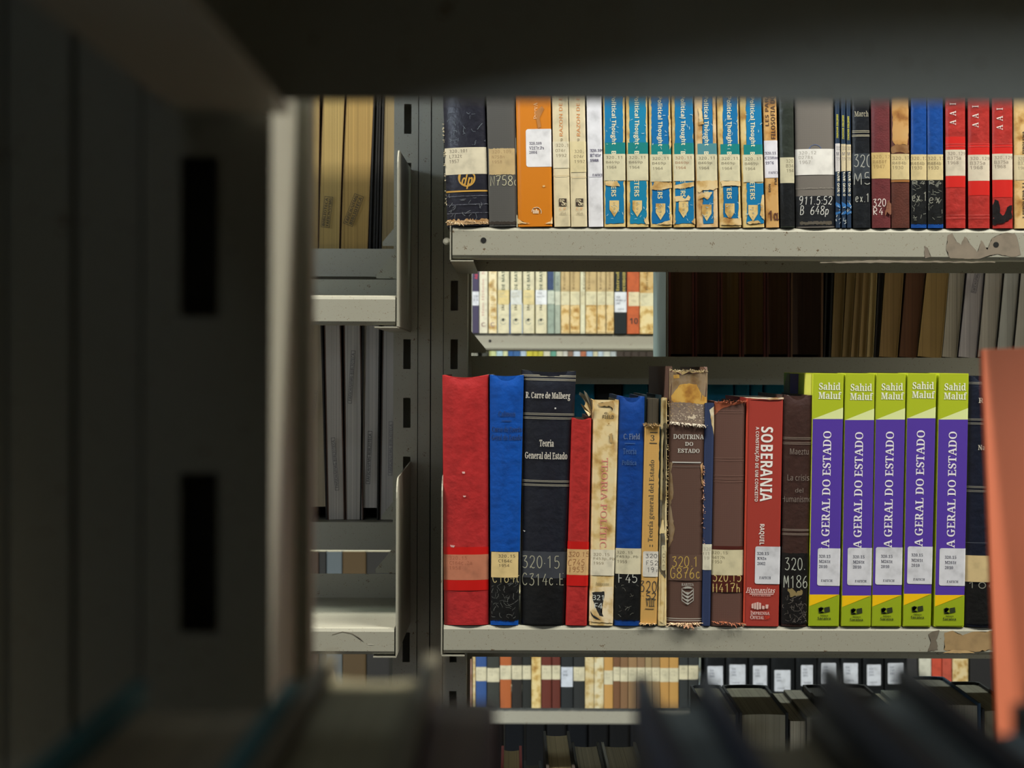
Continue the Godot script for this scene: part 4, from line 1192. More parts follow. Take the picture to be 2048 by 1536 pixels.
	txt(d, "volume_number", SERIFB, mt("4a4436", "ink"), [["VIII", 1291, 1196, 1309, 1213]])
	patch(d, "title_rule", [1290, 1217, 1308, 1218.5], mt("4d4536", "ink"))
	call_label(d, [1286, 1102.5, 1316, 1153.5], "e2ddd4", [], "5b5a5c", SANS, {"r": 3, "rr": false})
	pen(d, "penned_number", mt("5b5a5c", "ink"), [["320", 1291, 1108, 1314, 1115.5], ["F52", 1292, 1121.5, 1315, 1130], ["194", 1294, 1134.5, 1315, 1144]], {"w": 0.5})
	threads(d, 1286, 851, 1318, 853, 70, Vector3(0.1, 0.7, 0.4), 0.0035, "cfb384")
	threads(d, 1281, 1246, 1313, 1247, 40, Vector3(-0.2, -0.5, 0.7), 0.003, "c9a878")
	# thin unbound volume
	d = lb("thin cream volume with bare page folds and a grey torn foot", [1322.5, 1335, 796, 1314.5, 1334, 1250], "d2c7a2", {"kind": "case", "m": "old", "t": 0.0007, "dep": 0.14, "pages": "ddd3b4"})
	for k in 4:
		var x := 1323.5 + 2.6 * k
		shape(d, "page_fold", [[[x, 800], [x + 0.9, 800], [x - 1.4, 1060], [x - 2.3, 1060]]], mt("857b5c", "ink"))
	shape(d, "print_remains", [ragged([[1328, 846], [1333, 846], [1331, 1000], [1326, 1010]], 1.6, 4)], mt("473f2c", "old"))
	shape(d, "grey_cover", [ragged([[1318, 1066], [1329, 1068], [1331, 1100], [1331, 1156], [1321, 1150], [1316, 1120]], 0.9, 5), ragged([[1320, 1000], [1324, 1000], [1322, 1060], [1318, 1064]], 0.6, 5)], mt("64625c", "old"))
	shape(d, "torn_paper", [ragged([[1316, 1140], [1324, 1150], [1331, 1160], [1332, 1222], [1326, 1247], [1316, 1240]], 0.8, 6), ragged([[1324, 1040], [1327, 1040], [1330, 1066], [1320, 1068]], 0.5, 5)], mt("e0cfa0", "old"))
	call_label(d, [1323, 1090, 1331, 1141], "d5c9a2", [["320.1", 1325, 1093, 1330, 1138, 1]], "8d8265", SANS, {"r": 3})
	# doutrina
	d = lb("thick brown cloth book with badly torn head and frayed spine edges", [1339, 1417, 733, 1333.5, 1405, 1250], "553a30", {"m": "cloth", "dep": 0.18, "bul": 0.004, "t": 0.003, "cut": 0.006, "yaw": 1.2, "pages": "bda877"})
	shape(d, "bare_backing", [ragged([[1338.5, 742], [1352, 744], [1358, 750], [1416, 744], [1418, 812], [1338.5, 815]], 1.2, 5), ragged([[1337.5, 925], [1347, 925], [1343, 940], [1347, 985], [1342, 1010], [1349, 1058], [1346, 1080], [1338, 1096]], 1.2, 4)], mt("8c7b66", "old"))
	shape(d, "bare_paper", [ragged([[1343, 800], [1343, 792], [1352, 780], [1360, 769], [1378, 767], [1393, 769], [1399, 781], [1406, 792], [1414, 794], [1413, 809], [1380, 806], [1350, 806]], 0.7, 4), ragged([[1347, 750], [1358, 749], [1359, 756], [1348, 757]], 0.5, 3)], mt("cfa955", "old"))
	shape(d, "worn_title_leather", [ragged([[1339, 806], [1360, 804], [1413, 810], [1414, 846], [1396, 851], [1376, 853], [1360, 845], [1337, 841]], 1.0, 4)], mt("8a786c", "leather"))
	var specks := []
	for i in 150:
		var sx := rng.randf_range(1341, 1411); var syy := rng.randf_range(808, 843)
		var r := rng.randf_range(0.5, 1.3)
		specks.append([[sx - r, syy], [sx, syy - r], [sx + r * 1.2, syy], [sx, syy + r]])
	specks.append(ragged([[1374, 836], [1378, 830], [1382, 836], [1388, 828], [1392, 836], [1386, 838]], 0.6, 3))
	shape(d, "worn_specks", specks, mt("d2c6b6", "old"))
	txt(d, "title", SERIFB, mt("d0cdc6", "ink"), [["DOUTRINA", 1347, 869, 1408, 878], ["DO", 1370, 884, 1386, 891.5], ["ESTADO", 1355.5, 897.5, 1399, 905.5]])
	patch(d, "silver_rule", [1345, 923.5, 1402, 926], mt("b9b6b2", "gloss"))
	patch(d, "silver_rule", [1345, 933, 1404, 933.8], mt("6f655e", "gloss"))
	shape(d, "frayed_side", [ragged([[1401, 930], [1406, 925], [1405, 960], [1413, 962], [1412, 990], [1414, 1010], [1412, 1055], [1409, 1085], [1409, 1075], [1411, 1050], [1409, 985], [1403, 965]], 0.6, 4)], mt("c9a782", "old"))
	patch(d, "tape", [1337, 1109, 1405, 1161], mt("624b41", "gloss"), {"rag": 0.3})
	pen(d, "penned_number", mt("c0a04e", "ink"), [["320.1", 1344, 1113, 1396, 1133], ["G876c", 1341, 1135, 1401, 1156]])
	var em := []
	em.append([[1363, 1177], [1364.2, 1176], [1364.2, 1200], [1375, 1207.5], [1385.8, 1200], [1385.8, 1176], [1387, 1177], [1387, 1201], [1375, 1209.5], [1363, 1201]])
	for y in [1179.0, 1186.0, 1193.0]:
		em.append([[1364.5, y], [1375, y + 8], [1385.5, y], [1385.5, y + 3], [1375, y + 11], [1364.5, y + 3]])
	em.append([[1364, 1176], [1370, 1173.2], [1375, 1172.4], [1380, 1173.2], [1386, 1176], [1380, 1177], [1375, 1176.4], [1370, 1177]])
	shape(d, "publisher_emblem", em, mt("a9a6a0", "ink"))
	txt(d, "publisher", SERIFB, mt("a9a6a0", "ink"), [["KARITZA", 1363, 1166, 1387, 1171.5]])
	rules(d, [1237, 1241], "b9b5ae", 1.3, "silver_rule")
	threads(d, 1340, 1246, 1400, 1246, 60, Vector3(0.2, -0.5, 0.7), 0.005, "cfb492")
	threads(d, 1366, 1247, 1384, 1248, 26, Vector3(0.0, -0.9, 0.5), 0.007, "cd9a78")
	threads(d, 1338, 742, 1418, 744, 60, Vector3(0, 0.8, 0.3), 0.003, "cdbd9c")
	threads(d, 1340, 843, 1412, 850, 90, Vector3(0.1, -0.9, 0.3), 0.004, "cbbfae")
	threads(d, 1337, 800, 1336, 1090, 90, Vector3(-0.8, 0.0, 0.5), 0.002, "bfa97c")
	threads(d, 1407, 930, 1406, 1112, 70, Vector3(0.9, -0.2, 0.4), 0.003, "cf9f84")
	# thin dark blue, split cover
	d = lb("thin dark blue cloth book with a split cover showing white lining", [1409, 1430, 806, 1403.5, 1421.5, 1250], "1c2d55", {"kind": "case", "m": "cloth", "dep": 0.14, "t": 0.0015, "pages": "ddd6c2"})
	shape(d, "white_lining", [ragged([[1419, 820], [1432, 810], [1433, 860], [1430, 895], [1428, 870], [1423, 845]], 0.5, 5)], mt("d8d3c0", "old"))
	call_label(d, [1404, 1088.5, 1423, 1140], "dcd8c4", [["320", 1407, 1095, 1422, 1101], ["H1", 1407, 1104, 1418, 1110], ["19", 1408, 1113, 1418, 1119]], "a8a290", MONO, {"full": true})
	# brown
	d = lb("brown cloth hardback with torn rusty head, cream label and gold penned H417h", [1428.5, 1491, 803, 1421.5, 1485, 1250], "5c3d34", {"m": "cloth", "dep": 0.15, "dip": 0.002, "pages": "77726a", "plow": 0.004})
	shape(d, "torn_rim", [ragged([[1427, 806], [1440, 803], [1460, 806], [1490, 801], [1490, 806], [1462, 811], [1444, 816], [1430, 830], [1427, 826]], 1.0, 4)], mt("a5583c", "old"))
	threads(d, 1428, 806, 1490, 803, 46, Vector3(0.1, 0.7, 0.5), 0.003, "b06548")
	for y in [822, 826, 916, 921, 951, 958, 963]: patch(d, "blind_line", [0, y - 0.35, 0, y + 0.35], mt("77584e", "cloth"), {"full": true})
	patch(d, "tape", [0, 1092, 0, 1184], mt("4c1d16", "gloss"), {"full": true})
	pen(d, "penned_number", mt("cfb873", "ink"), [["320.15", 1426, 1143, 1482, 1163], ["H417h", 1426, 1167, 1481, 1184]])
	call_label(d, [1424, 1099.5, 1486, 1150.5], "d9cfab", [["320.15", 1424, 1102.5, 1455, 1108.5], ["H417h", 1424, 1111.5, 1449, 1118], ["1950", 1425, 1120.5, 1443.5, 1126.5]], "837a60", MONO, {"full": true})
	threads(d, 1424, 1243, 1482, 1247, 26, Vector3(0.9, -0.1, 0.6), 0.006, "a9603f")
	# red paperback with large white lettering
	d = lb("brick red paperback with large white vertical capitals and white label", [1493, 1567, 796, 1486, 1558, 1250.5], "a33a31", {"kind": "flat", "m": "gloss", "dep": 0.15, "pages": "dcd6cc"})
	shape(d, "red_edge", [[[1493.3, 798], [1497, 798], [1489.6, 1249], [1486.4, 1249]]], mt("bb4532", "gloss"))
	txt(d, "title", SANSB, mt("efe9e6", "ink"), [["SOBERANIA", 1521, 853.5, 1545, 1003, -1]])
	txt(d, "subtitle", SANSB, mt("e6dcd8", "ink"), [["A CONSTRUÇÃO DE UM CONCEITO", 1508.5, 853.5, 1518.5, 1003, -1]])
	txt(d, "author", SANSB, mt("ece4e0", "ink"), [["RAQUEL", 1517.5, 1048, 1528.5, 1090, -1]])
	call_label(d, [1510, 1093, 1561.5, 1168], "dcdde6", [["320.15", 1514, 1104, 1537.5, 1110], ["K92s", 1514.5, 1114, 1532.5, 1119.5], ["2002", 1514.5, 1124, 1530.5, 1130], ["FAFICH", 1518.5, 1153, 1541.5, 1158]], "36374a", SERIFB, {"r": 3.5, "rr": false})
	txt(d, "publisher_script", SERIF, mt("f2e8e4", "ink"), [["Humanitas", 1493, 1175, 1550, 1186]], {"slant": 0.3})
	patch(d, "publisher_rule", [1499, 1187.5, 1547, 1188.7], mt("ede2de", "ink"))
	txt(d, "publisher", SERIFB, mt("dcc5c0", "ink"), [["FFLCH/USP", 1504, 1190, 1542, 1192.5], ["I", 1501, 1221.5, 1503.5, 1229.5], ["MPRENSA", 1504, 1223.5, 1539, 1229.5], ["O", 1500.5, 1230.5, 1507, 1238], ["FICIAL", 1507.5, 1232, 1528, 1238]])
	txt(d, "publisher_mark", SANSB, mt("d23a22", "ink"), [["SP", 1530, 1231.5, 1539, 1238.5]])
	shape(d, "building_mark", [[[1503, 1208], [1507, 1206], [1507, 1217], [1503, 1216]], [[1508, 1206], [1512, 1205], [1512, 1218], [1508, 1218]], [[1513, 1204.5], [1517, 1204], [1517, 1219], [1513, 1219]], [[1518, 1205], [1522, 1206], [1522, 1218], [1518, 1218]], [[1524, 1211], [1529, 1212], [1529, 1218], [1524, 1218]], [[1531, 1209], [1537, 1209], [1536, 1217], [1531, 1217]]], mt("d8b6af", "ink"))
	shape(d, "worn_corner", [ragged([[1486, 1246], [1493, 1250], [1486, 1251]], 0.4, 3), ragged([[1494, 796], [1567, 795], [1567, 798], [1540, 799], [1510, 798]], 0.6, 5)], mt("e2d6cc", "old"))
	# dark brown
	d = lb("dark brown hardback with faint silver titles and a scratched black foot", [1567, 1626, 790, 1562.5, 1614, 1250], "402a26", {"m": "coated", "dep": 0.155, "wrinkle": 0.0003, "headdip": 0.003, "dip": 0.001})
	rules(d, [875, 878, 885, 888, 1058.5, 1061, 1067, 1069.5], "8d8076", 1.0)
	txt(d, "title", SANS, mt("7b6f69", "ink"), [["Maeztu", 1580, 897, 1617, 909], ["La crisis", 1575, 949, 1618, 961], ["del", 1590, 976, 1606, 985], ["Humanismo", 1565, 992, 1622, 1004]])
	patch(d, "black_paint", [0, 1106, 0, 1247], mt("171516", "coated"), {"full": true, "rag": 0.8})
	pen(d, "penned_number", mt("b3b7ae", "ink"), [["320.1", 1570, 1116, 1622, 1140], ["M186", 1568, 1151, 1614, 1175]])
	shape(d, "gold_smear", [ragged([[1576, 1178], [1586, 1176], [1592, 1186], [1602, 1178], [1605, 1188], [1590, 1192], [1580, 1194]], 2.0, 3)], mt("87764c", "ink"))
	scratches(d, [1566, 1190, 1612, 1244], 48, "5d5753", 14.0)
	# five green and violet textbooks
	var bx := [[1625.5, 1688.5, 1616.5, 1678], [1690, 1750.5, 1682, 1742], [1752, 1812.5, 1742.5, 1802.5], [1814.5, 1874, 1805.5, 1862], [1877.5, 1938.5, 1867.5, 1928.5]]
	var dy := [0.0, 2.0, 1.0, -1.5, 1.0]
	var ord := ["first", "second", "third", "fourth", "fifth"]
	for k in 5:
		var q: Array = bx[k]
		var y: float = dy[k]
		d = lb("%s of five lime green and violet textbooks counting from the dark brown book" % ord[k], [q[0], q[1], 746.5, q[2], q[3], 1253], "c8d437", {"kind": "flat", "m": "gloss", "dep": 0.16, "pages": "e6e4dc", "n": "textbook"})
		var X := func(f: float, yy: float) -> float:
			var t: float = (yy - 746.5) / 506.5
			return lerpf(lerpf(q[0], q[2], t), lerpf(q[1], q[3], t), f)
		var sh := func(called: String, pp: Array, col: String) -> void:
			var o2 := []
			for p in pp: o2.append([X.call(p[0], p[1]), p[1]])
			shape(d, called, [o2], mt(col, "gloss"))
		sh.call("green_print", [[0.03, 748.0], [0.985, 748.0], [0.985, 815 + y], [0.03, 838 + y]], "aebd25")
		sh.call("pale_wedge", [[0.985, 815 + y], [0.985, 838 + y], [0.03, 838 + y]], "dfe9a6")
		sh.call("violet_print", [[0.03, 838 + y], [0.985, 838 + y], [0.985, 1189 + y], [0.03, 1189 + y]], "5439a4")
		sh.call("yellow_wedge", [[0.03, 1189 + y], [0.985, 1189 + y], [0.03, 1212 + y]], "f6c40e")
		sh.call("green_foot", [[0.985, 1190 + y], [0.985, 1251.5], [0.03, 1251.5], [0.03, 1212.5 + y]], "97ab1c")
		if k == 0:                                   # the cover art of the outer board
			var hwl: float = d.wb / 2.0 + 0.00015
			for b in [["cover_stripe", "6f9a3a", [[0.158, 0.0], [0.158, 0.23], [0.125, 0.23], [0.14, 0.19], [0.12, 0.0]]], ["cover_stripe", "4f5a4a", [[0.157, 0.215], [0.138, 0.2295], [0.124, 0.2295], [0.124, 0.0], [0.157, 0.0]]], ["cover_stripe", "33246e", [[0.122, 0.0], [0.122, 0.2295], [0.074, 0.2295], [0.086, 0.0]]], ["cover_stripe", "86a52c", [[0.084, 0.0], [0.072, 0.2295], [0.044, 0.2295], [0.05, 0.0]]], ["cover_stripe", "dfe46a", [[0.048, 0.0], [0.042, 0.2295], [0.006, 0.2295], [0.006, 0.0]]]]:
				var pl := PackedVector2Array()
				for p in b[2]: pl.append(Vector2(-p[0], p[1]))
				var gp := Geo.new()
				gp.plate(pl, Vector3(0, 0, 0), Vector3(0, 0, 1), Vector3(0, 1, 0), 0.00012)
				var po := part(gp, b[0], mt(b[1], "gloss"), d.node)
				po.position.x = -hwl - (0.00005 if b[1] != "4f5a4a" else 0.0002)
				po.rotation.z = atan2(d.wt - d.wb, 2.0 * d.h)
		var cx: float = X.call(0.54, 780.0)
		txt(d, "author", SERIFB, mt("eef1e2", "ink"), [["Sahid", cx - 21, 765 + y, cx + 22, 780 + y], ["Maluf", cx - 22, 783.5 + y, cx + 24, 798 + y]])
		var lx: float = X.call(0.26, 1133.0); var lx1: float = X.call(1.0, 1133.0)
		var tx: float = X.call(0.48, 980.0)
		var tx1: float = X.call(0.53, 1095.0)
		txt(d, "title", SERIFB, mt("ece8f2", "ink"), [["TEORIA GERAL DO ESTADO", (tx + tx1) / 2.0 - 8 , 862 + y, (tx + tx1) / 2.0 + 8, 1164 + y, 1]])
		var cl := [0.26, 0.18, 0.1, 0.12, 0.14]
		lx = X.call(cl[k], 1133.0)
		var ly: float = [1096.5, 1095.5, 1094.5, 1093.0, 1096.5][k]
		var tx2: float = lx + [3, 11, 11, 8, 11][k]
		var to: float = [0, 2, 2, 1, 2][k]
		call_label(d, [lx, ly, lx1, ly + 75], "dfe0ea", [["320.15", tx2, ly + 13 + to, tx2 + 23, ly + 19 + to], ["M261t", tx2, ly + 23.5 + to, tx2 + 23, ly + 29.5 + to], ["2010", tx2, ly + 33.5 + to, tx2 + 16.5, ly + 39.5 + to], ["FAFICH", tx2 + 4, ly + 62.5 + to, tx2 + 27, ly + 67 + to]], "35344c", SERIFB, {"r": 4, "rr": false})
		var mx: float = X.call(0.5, 1220.0); var my: float = 1213 + y * 1.3
		shape(d, "open_book_mark", [[[mx + 0.5, my + 2], [mx + 11, my], [mx + 12, my + 10], [mx + 1, my + 12.5]]], mt("26300f", "ink"))
		shape(d, "open_book_mark", [[[mx - 0.5, my + 2.5], [mx - 6, my + 0.5], [mx - 11.5, my + 3], [mx - 10.5, my + 13], [mx - 5, my + 10.5], [mx + 0.5, my + 12.5], [mx + 0.2, my + 11], [mx - 5, my + 9], [mx - 9.3, my + 11], [mx - 10.2, my + 4], [mx - 6, my + 2], [mx - 1, my + 4]]], mt("26300f", "ink"))
		txt(d, "publisher", SANSB, mt("26300f", "ink"), [["Editora", mx - 7, my + 16, mx + 8, my + 19], ["Saraiva", mx - 13, my + 20.5, mx + 13, my + 26]])
	# navy at the end
	d = lb("navy hardback with tan label beside the last violet textbook", [1938.5, 2012, 752, 1929, 2004, 1250], "161c2e", {"m": "coated", "dep": 0.17, "wrinkle": 0.0003, "headdip": 0.004})
	rules(d, [765, 768, 838, 840.5, 846, 848.5, 973, 975.5, 981, 983.5], "8d8a80", 1.0)
	txt(d, "author", SERIFB, mt("c9c2b2", "ink"), [["R. A", 1957, 796, 1985, 806], ["Na", 1956, 890, 1970, 900]])
	patch(d, "black_paint", [0, 1168, 0, 1248], mt("151516", "coated"), {"full": true})
	patch(d, "tape_edge", [0, 1085, 0, 1086], mt("555a66", "gloss"), {"full": true})
	call_label(d, [1934, 1111, 2004, 1164], "d9c08e", [], "776a4e", MONO, {"full": true})
	pen(d, "penned_number", mt("8d8c80", "ink"), [["106", 1937, 1164, 1990, 1176]])

# ------------------------------------------------------------------ rear side of the middle stack
# an ink stamp on a page block: a thin frame and a line of capitals, photo-pixel centre, size and turn
func stamp(d: Dictionary, zp: float, cx: float, cy: float, w: float, h: float, deg: float, lines: Array, col: String) -> void:
	var g := Geo.new()
	var inv: Transform3D = d.node.transform.affine_inverse()
	var a := deg_to_rad(deg)
	var at := func(x: float, y: float) -> Vector3:
		var r := Vector2(x, y).rotated(a)
		return inv * P(cx + r.x, cy + r.y, zp)
	var e := 0.9
	for b in [[-w / 2, -h / 2, w / 2, -h / 2 + e], [-w / 2, h / 2 - e, w / 2, h / 2], [-w / 2, -h / 2, -w / 2 + e, h / 2], [w / 2 - e, -h / 2, w / 2, h / 2]]:
		g.quad(at.call(b[0], b[3]), at.call(b[2], b[3]), at.call(b[2], b[1]), at.call(b[0], b[1]))
	for k in lines.size():
		var tris: PackedVector2Array = glyph(lines[k], SANSB)[0]
		var lh: float = h / lines.size()
		for i in range(0, tris.size(), 3):
			var v := []
			for j in 3:
				v.append(at.call(tris[i + j].x * w * 0.9, -tris[i + j].y * lh * 0.62 + (k - (lines.size() - 1) / 2.0) * lh * 0.9))
			g.tri(v[0], v[1], v[2])
	part(g, "ink_stamp", mt(col, "ink"), d.node)

func rb(label: String, q: Array, cover: String, pages: String, shelf_y: float, o := {}) -> Dictionary:
	o.sy = shelf_y
	o.back = true
	if not o.has("z"): o.z = 1.795
	o.pages = pages
	if not o.has("kind"): o.kind = "flat"
	if not o.has("g"): o.g = "books shelved on the rear side, seen from their page edges"
	return bk(label, q, cover, o)

func build_back_rows() -> void:
	var y: float = sy.back_upper
	# [label, top x0, x1, base x0, x1, cover, pages, kind, bend]
	var rows := [
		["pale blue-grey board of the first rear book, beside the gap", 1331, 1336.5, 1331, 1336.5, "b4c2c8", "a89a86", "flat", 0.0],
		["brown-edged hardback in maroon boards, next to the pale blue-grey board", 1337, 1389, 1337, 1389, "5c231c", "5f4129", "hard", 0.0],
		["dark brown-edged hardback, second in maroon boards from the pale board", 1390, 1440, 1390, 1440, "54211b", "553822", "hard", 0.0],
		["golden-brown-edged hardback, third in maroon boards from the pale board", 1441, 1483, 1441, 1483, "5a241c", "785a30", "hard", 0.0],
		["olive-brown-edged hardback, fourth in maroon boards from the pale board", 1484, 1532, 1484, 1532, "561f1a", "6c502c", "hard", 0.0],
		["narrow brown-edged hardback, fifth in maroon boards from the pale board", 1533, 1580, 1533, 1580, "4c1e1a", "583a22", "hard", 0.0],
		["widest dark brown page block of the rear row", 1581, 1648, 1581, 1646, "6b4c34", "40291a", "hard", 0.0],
		["black hardback with thin edge beside the tan page bundle", 1650, 1668, 1647, 1661, "1a1614", "3a2c20", "hard", 0.0],
		["first thin tan pamphlet beside the black hardback", 1669, 1692, 1662, 1683, "927a4c", "8f7648", "flat", -0.002],
		["second thin tan pamphlet from the black hardback", 1693, 1712, 1684, 1700, "a08452", "927a4c", "flat", -0.002],
		["third thin tan pamphlet from the black hardback", 1713, 1726, 1701, 1716, "9a7f50", "9d8253", "flat", -0.002],
		["fourth thin tan pamphlet from the black hardback", 1727, 1741, 1717, 1732, "a88c5a", "a58957", "flat", -0.002],
		["fifth pale tan pamphlet from the black hardback", 1742, 1755, 1733, 1747, "c4ad78", "b79f6c", "flat", -0.002],
		["thin black volume between tan page blocks", 1756, 1769, 1748, 1757, "191512", "241c16", "flat", -0.003],
		["tan page block with rough edge, beside the thin black volume", 1770, 1809, 1758, 1795, "a98a55", "ab8b58", "flat", -0.004],
		["dark chestnut page block between two tan ones", 1811, 1853, 1798, 1833, "5a3820", "6e4628", "flat", -0.006],
		["wide golden page block leaning beside the chestnut one", 1857, 1896, 1835, 1883, "c2a468", "b2935a", "flat", -0.006],
		["grey-white page block leaning beside the golden one", 1898, 1932, 1884, 1914, "8f8a80", "b9b2a4", "flat", -0.006],
		["lilac-white page block with a boxed stamp near its head", 1936, 1968, 1916, 1953, "5d5964", "c2bdc2", "flat", -0.007],
		["grey-white page block next to the stamped lilac one", 1971, 2007, 1955, 1990, "66625c", "bab5ac", "flat", -0.007],
		["pale ribbed page block, second from the stamped lilac one", 2010, 2040, 1992, 2024, "4c4a46", "b4b6b2", "flat", -0.007],
		["pale page block, third from the stamped lilac one", 2042, 2080, 2026, 2062, "4c4a46", "b6b3aa", "flat", -0.007]]
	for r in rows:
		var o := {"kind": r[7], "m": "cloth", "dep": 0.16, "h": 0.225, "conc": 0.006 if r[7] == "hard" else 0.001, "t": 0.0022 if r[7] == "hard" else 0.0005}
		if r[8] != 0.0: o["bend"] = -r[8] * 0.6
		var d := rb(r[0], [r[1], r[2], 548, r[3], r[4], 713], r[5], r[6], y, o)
		if r[0].begins_with("lilac"): stamp(d, 1.792, 1951, 566, 40, 10.5, -78, ["FAFICH/UFMG"], "4a4750")
		if r[0].begins_with("golden"): stamp(d, 1.79, 1459, 560, 50, 8, -90, ["BIBLIOTECA"], "5c4526")
	# bright blue volumes below, backs turned to the camera side
	var bl := [[1147, 1189.5, "22a2d6", "bright blue volume behind the navy hardback"], [1191, 1244, "26282a", "black volume between bright blue ones under the rear shelf"], [1245.5, 1297, "1f98c4", "bright blue volume just beyond the black volume"], [1300, 1351, "1f98c4", "second bright blue volume beyond the black volume"], [1353, 1403, "1f98c4", "third bright blue volume beyond the black volume"], [1405, 1468, "1f98c4", "first blue volume behind the torn brown book"], [1469.5, 1500, "1f98c4", "second blue volume behind the torn brown book"], [1501, 1526, "1f98c4", "third blue volume behind the torn brown book"], [1528, 1572, "1f98c4", "fourth blue volume behind the torn brown book"]]
	for b in bl:
		bk(b[3], [b[0], b[1], 760, b[0], b[1], 1262], b[2], {"kind": "case", "m": "paper", "dep": 0.155, "z": 1.80, "sy": sy.back_lower, "h": 0.272, "g": "blue and black volumes under the rear shelf", "n": "bound_volume"})
	# left bay, upper rear shelf: tan page blocks
	y = sy.back_left_upper
	var d2: Dictionary
	rb("tan page block partly hidden by the big blurred upright", [540, 588, 212, 538, 585, 497], "6a4a2a", "a88e56", y, {"dep": 0.16, "h": 0.23})
	rb("tan page block before the stamped one, beside the blurred upright", [590, 640, 212, 588, 636, 497], "7a5a34", "b29860", y, {"dep": 0.16, "h": 0.23})
	d2 = rb("tan page block with an upright boxed library stamp", [642, 687, 212, 637, 679, 497], "7b5c34", "c0a568", y, {"dep": 0.16, "h": 0.23, "bend": -0.003})
	stamp(d2, 1.790, 654, 424, 62, 17, -83, ["BIBLIOTECA", "FAFICH/UFMG"], "2c2210")
	d2 = rb("tan page block with a slanted boxed library stamp", [689, 745, 212, 681, 736, 497], "7b5c34", "c3a160", y, {"dep": 0.16, "h": 0.23, "bend": -0.003})
	stamp(d2, 1.790, 707, 420, 64, 20, -69, ["FAFICH/UFMG", "BIBLIOTECA"], "2c2210")
	rb("black hardback pair standing between tan page blocks", [746, 757, 212, 737, 750, 497], "17130f", "221a14", y, {"dep": 0.16, "h": 0.24, "kind": "case", "t": 0.002})
	rb("thin black hardback leaning on the black pair", [758, 768, 212, 751, 762, 497], "1c1714", "2a211a", y, {"dep": 0.16, "h": 0.235, "kind": "case", "t": 0.002})
	rb("plain tan page block next to the thin black hardback", [769, 806, 212, 763, 800, 497], "7d6a4a", "a8946c", y, {"dep": 0.16, "h": 0.23})
	# left bay, lower rear shelf: white page blocks with long stamps
	y = sy.back_left_lower
	var wb := [
		["grey page block beside the blurred upright on the stamped white row", [545, 595, 660, 560, 606, 1038], "4a3a2c", "b8ad9c", 0.0, 0.0],
		["cream page block raised above its dark boards, beside the blurred upright", [600, 645, 660, 612, 655, 1038], "1e1814", "b9ab94", 0.011, 0.0],
		["white page block with a stamp low down, beside the raised cream one", [648, 682, 660, 655, 690, 1038], "4b2f20", "c6c0bc", 0.0, 0.0],
		["white page block with a long stamp near its head", [687, 722, 660, 691, 727, 1038], "4a2f22", "c8c4c2", 0.0, 0.0],
		["white page block raised above its dark boards, with a bold long stamp", [724, 761, 660, 719, 757, 1038], "17120f", "cac6c6", 0.010, 0.0],
		["white page block with a faint long stamp, next to the upright", [765, 797, 660, 759, 792, 1038], "4a3a34", "cbc8ca", 0.0, 0.0]]
	for k in wb.size():
		var r: Array = wb[k]
		d2 = rb(r[0], r[1], r[2], r[3], y, {"kind": "case" if r[4] > 0 else "flat", "dep": 0.165, "h": 0.222, "pbot": r[4], "t": 0.0018 if r[4] > 0 else 0.0012, "conc": 0.0})
		match k:
			1: stamp(d2, 1.789, 628, 810, 58, 7, -82, ["BIBLIOTECA"], "8b8074")
			2: stamp(d2, 1.789, 670, 928, 106, 8, -94.5, ["FAFICH/UFMG-BIBLIOTECA"], "5d595c")
			3: stamp(d2, 1.789, 703, 754, 106, 8.5, -86, ["FAFICH/UFMG-BIBLIOTECA"], "5d595c")
			4: stamp(d2, 1.789, 738, 915, 106, 8.5, -87.5, ["FAFICH/UFMG-BIBLIOTECA"], "2d2a2c")
			5: stamp(d2, 1.789, 781, 897, 108, 8.5, -89, ["FAFICH/UFMG-BIBLIOTECA"], "77737a")
	# third shelf, rear: dark hardcovers seen from above, heads lit from the far aisle
	y = sy.back_third
	var tr := [
		["navy-edged hardback, head seen from above, below the label row", 1411, 1477, "20242c", "b5ae98", "hard", 0.205],
		["black hardback, head seen from above, beside the navy-edged one", 1479, 1577, "17191c", "b3ad9a", "hard", 0.205],
		["pale paperback head beside the black hardback", 1580, 1612, "8c8478", "c6bfae", "flat", 0.196],
		["second pale paperback head from the black hardback", 1613, 1652, "5c5850", "c3bdb0", "flat", 0.200],
		["dark hardback head under the white labels", 1655, 1698, "221d1b", "3f382f", "hard", 0.206],
		["wide dark brown hardback head under the white labels", 1700, 1792, "241d1c", "40362c", "hard", 0.206],
		["pale booklet head beside the wide dark brown hardback", 1795, 1822, "9a9484", "c4bda6", "flat", 0.196],
		["grey paper-wrapped volume head beside the pale booklet", 1824, 1880, "8f938e", "9fa39c", "flat", 0.200],
		["blue hardback head, beside the blurred orange book", 1884, 1962, "2a4560", "b9b4a8", "hard", 0.216],
		["dark hardback head behind the blurred orange book", 1964, 2040, "1c1c20", "b3ad9a", "hard", 0.210]]
	for r in tr:
		rb(r[0], [r[1], r[2], 1404, r[1], r[2], 1700], r[3], r[4], y, {"kind": r[5], "dep": 0.155, "h": r[6], "z": 1.80})
	# third shelf, front: page blocks with lit front ends
	y = sy.front_third
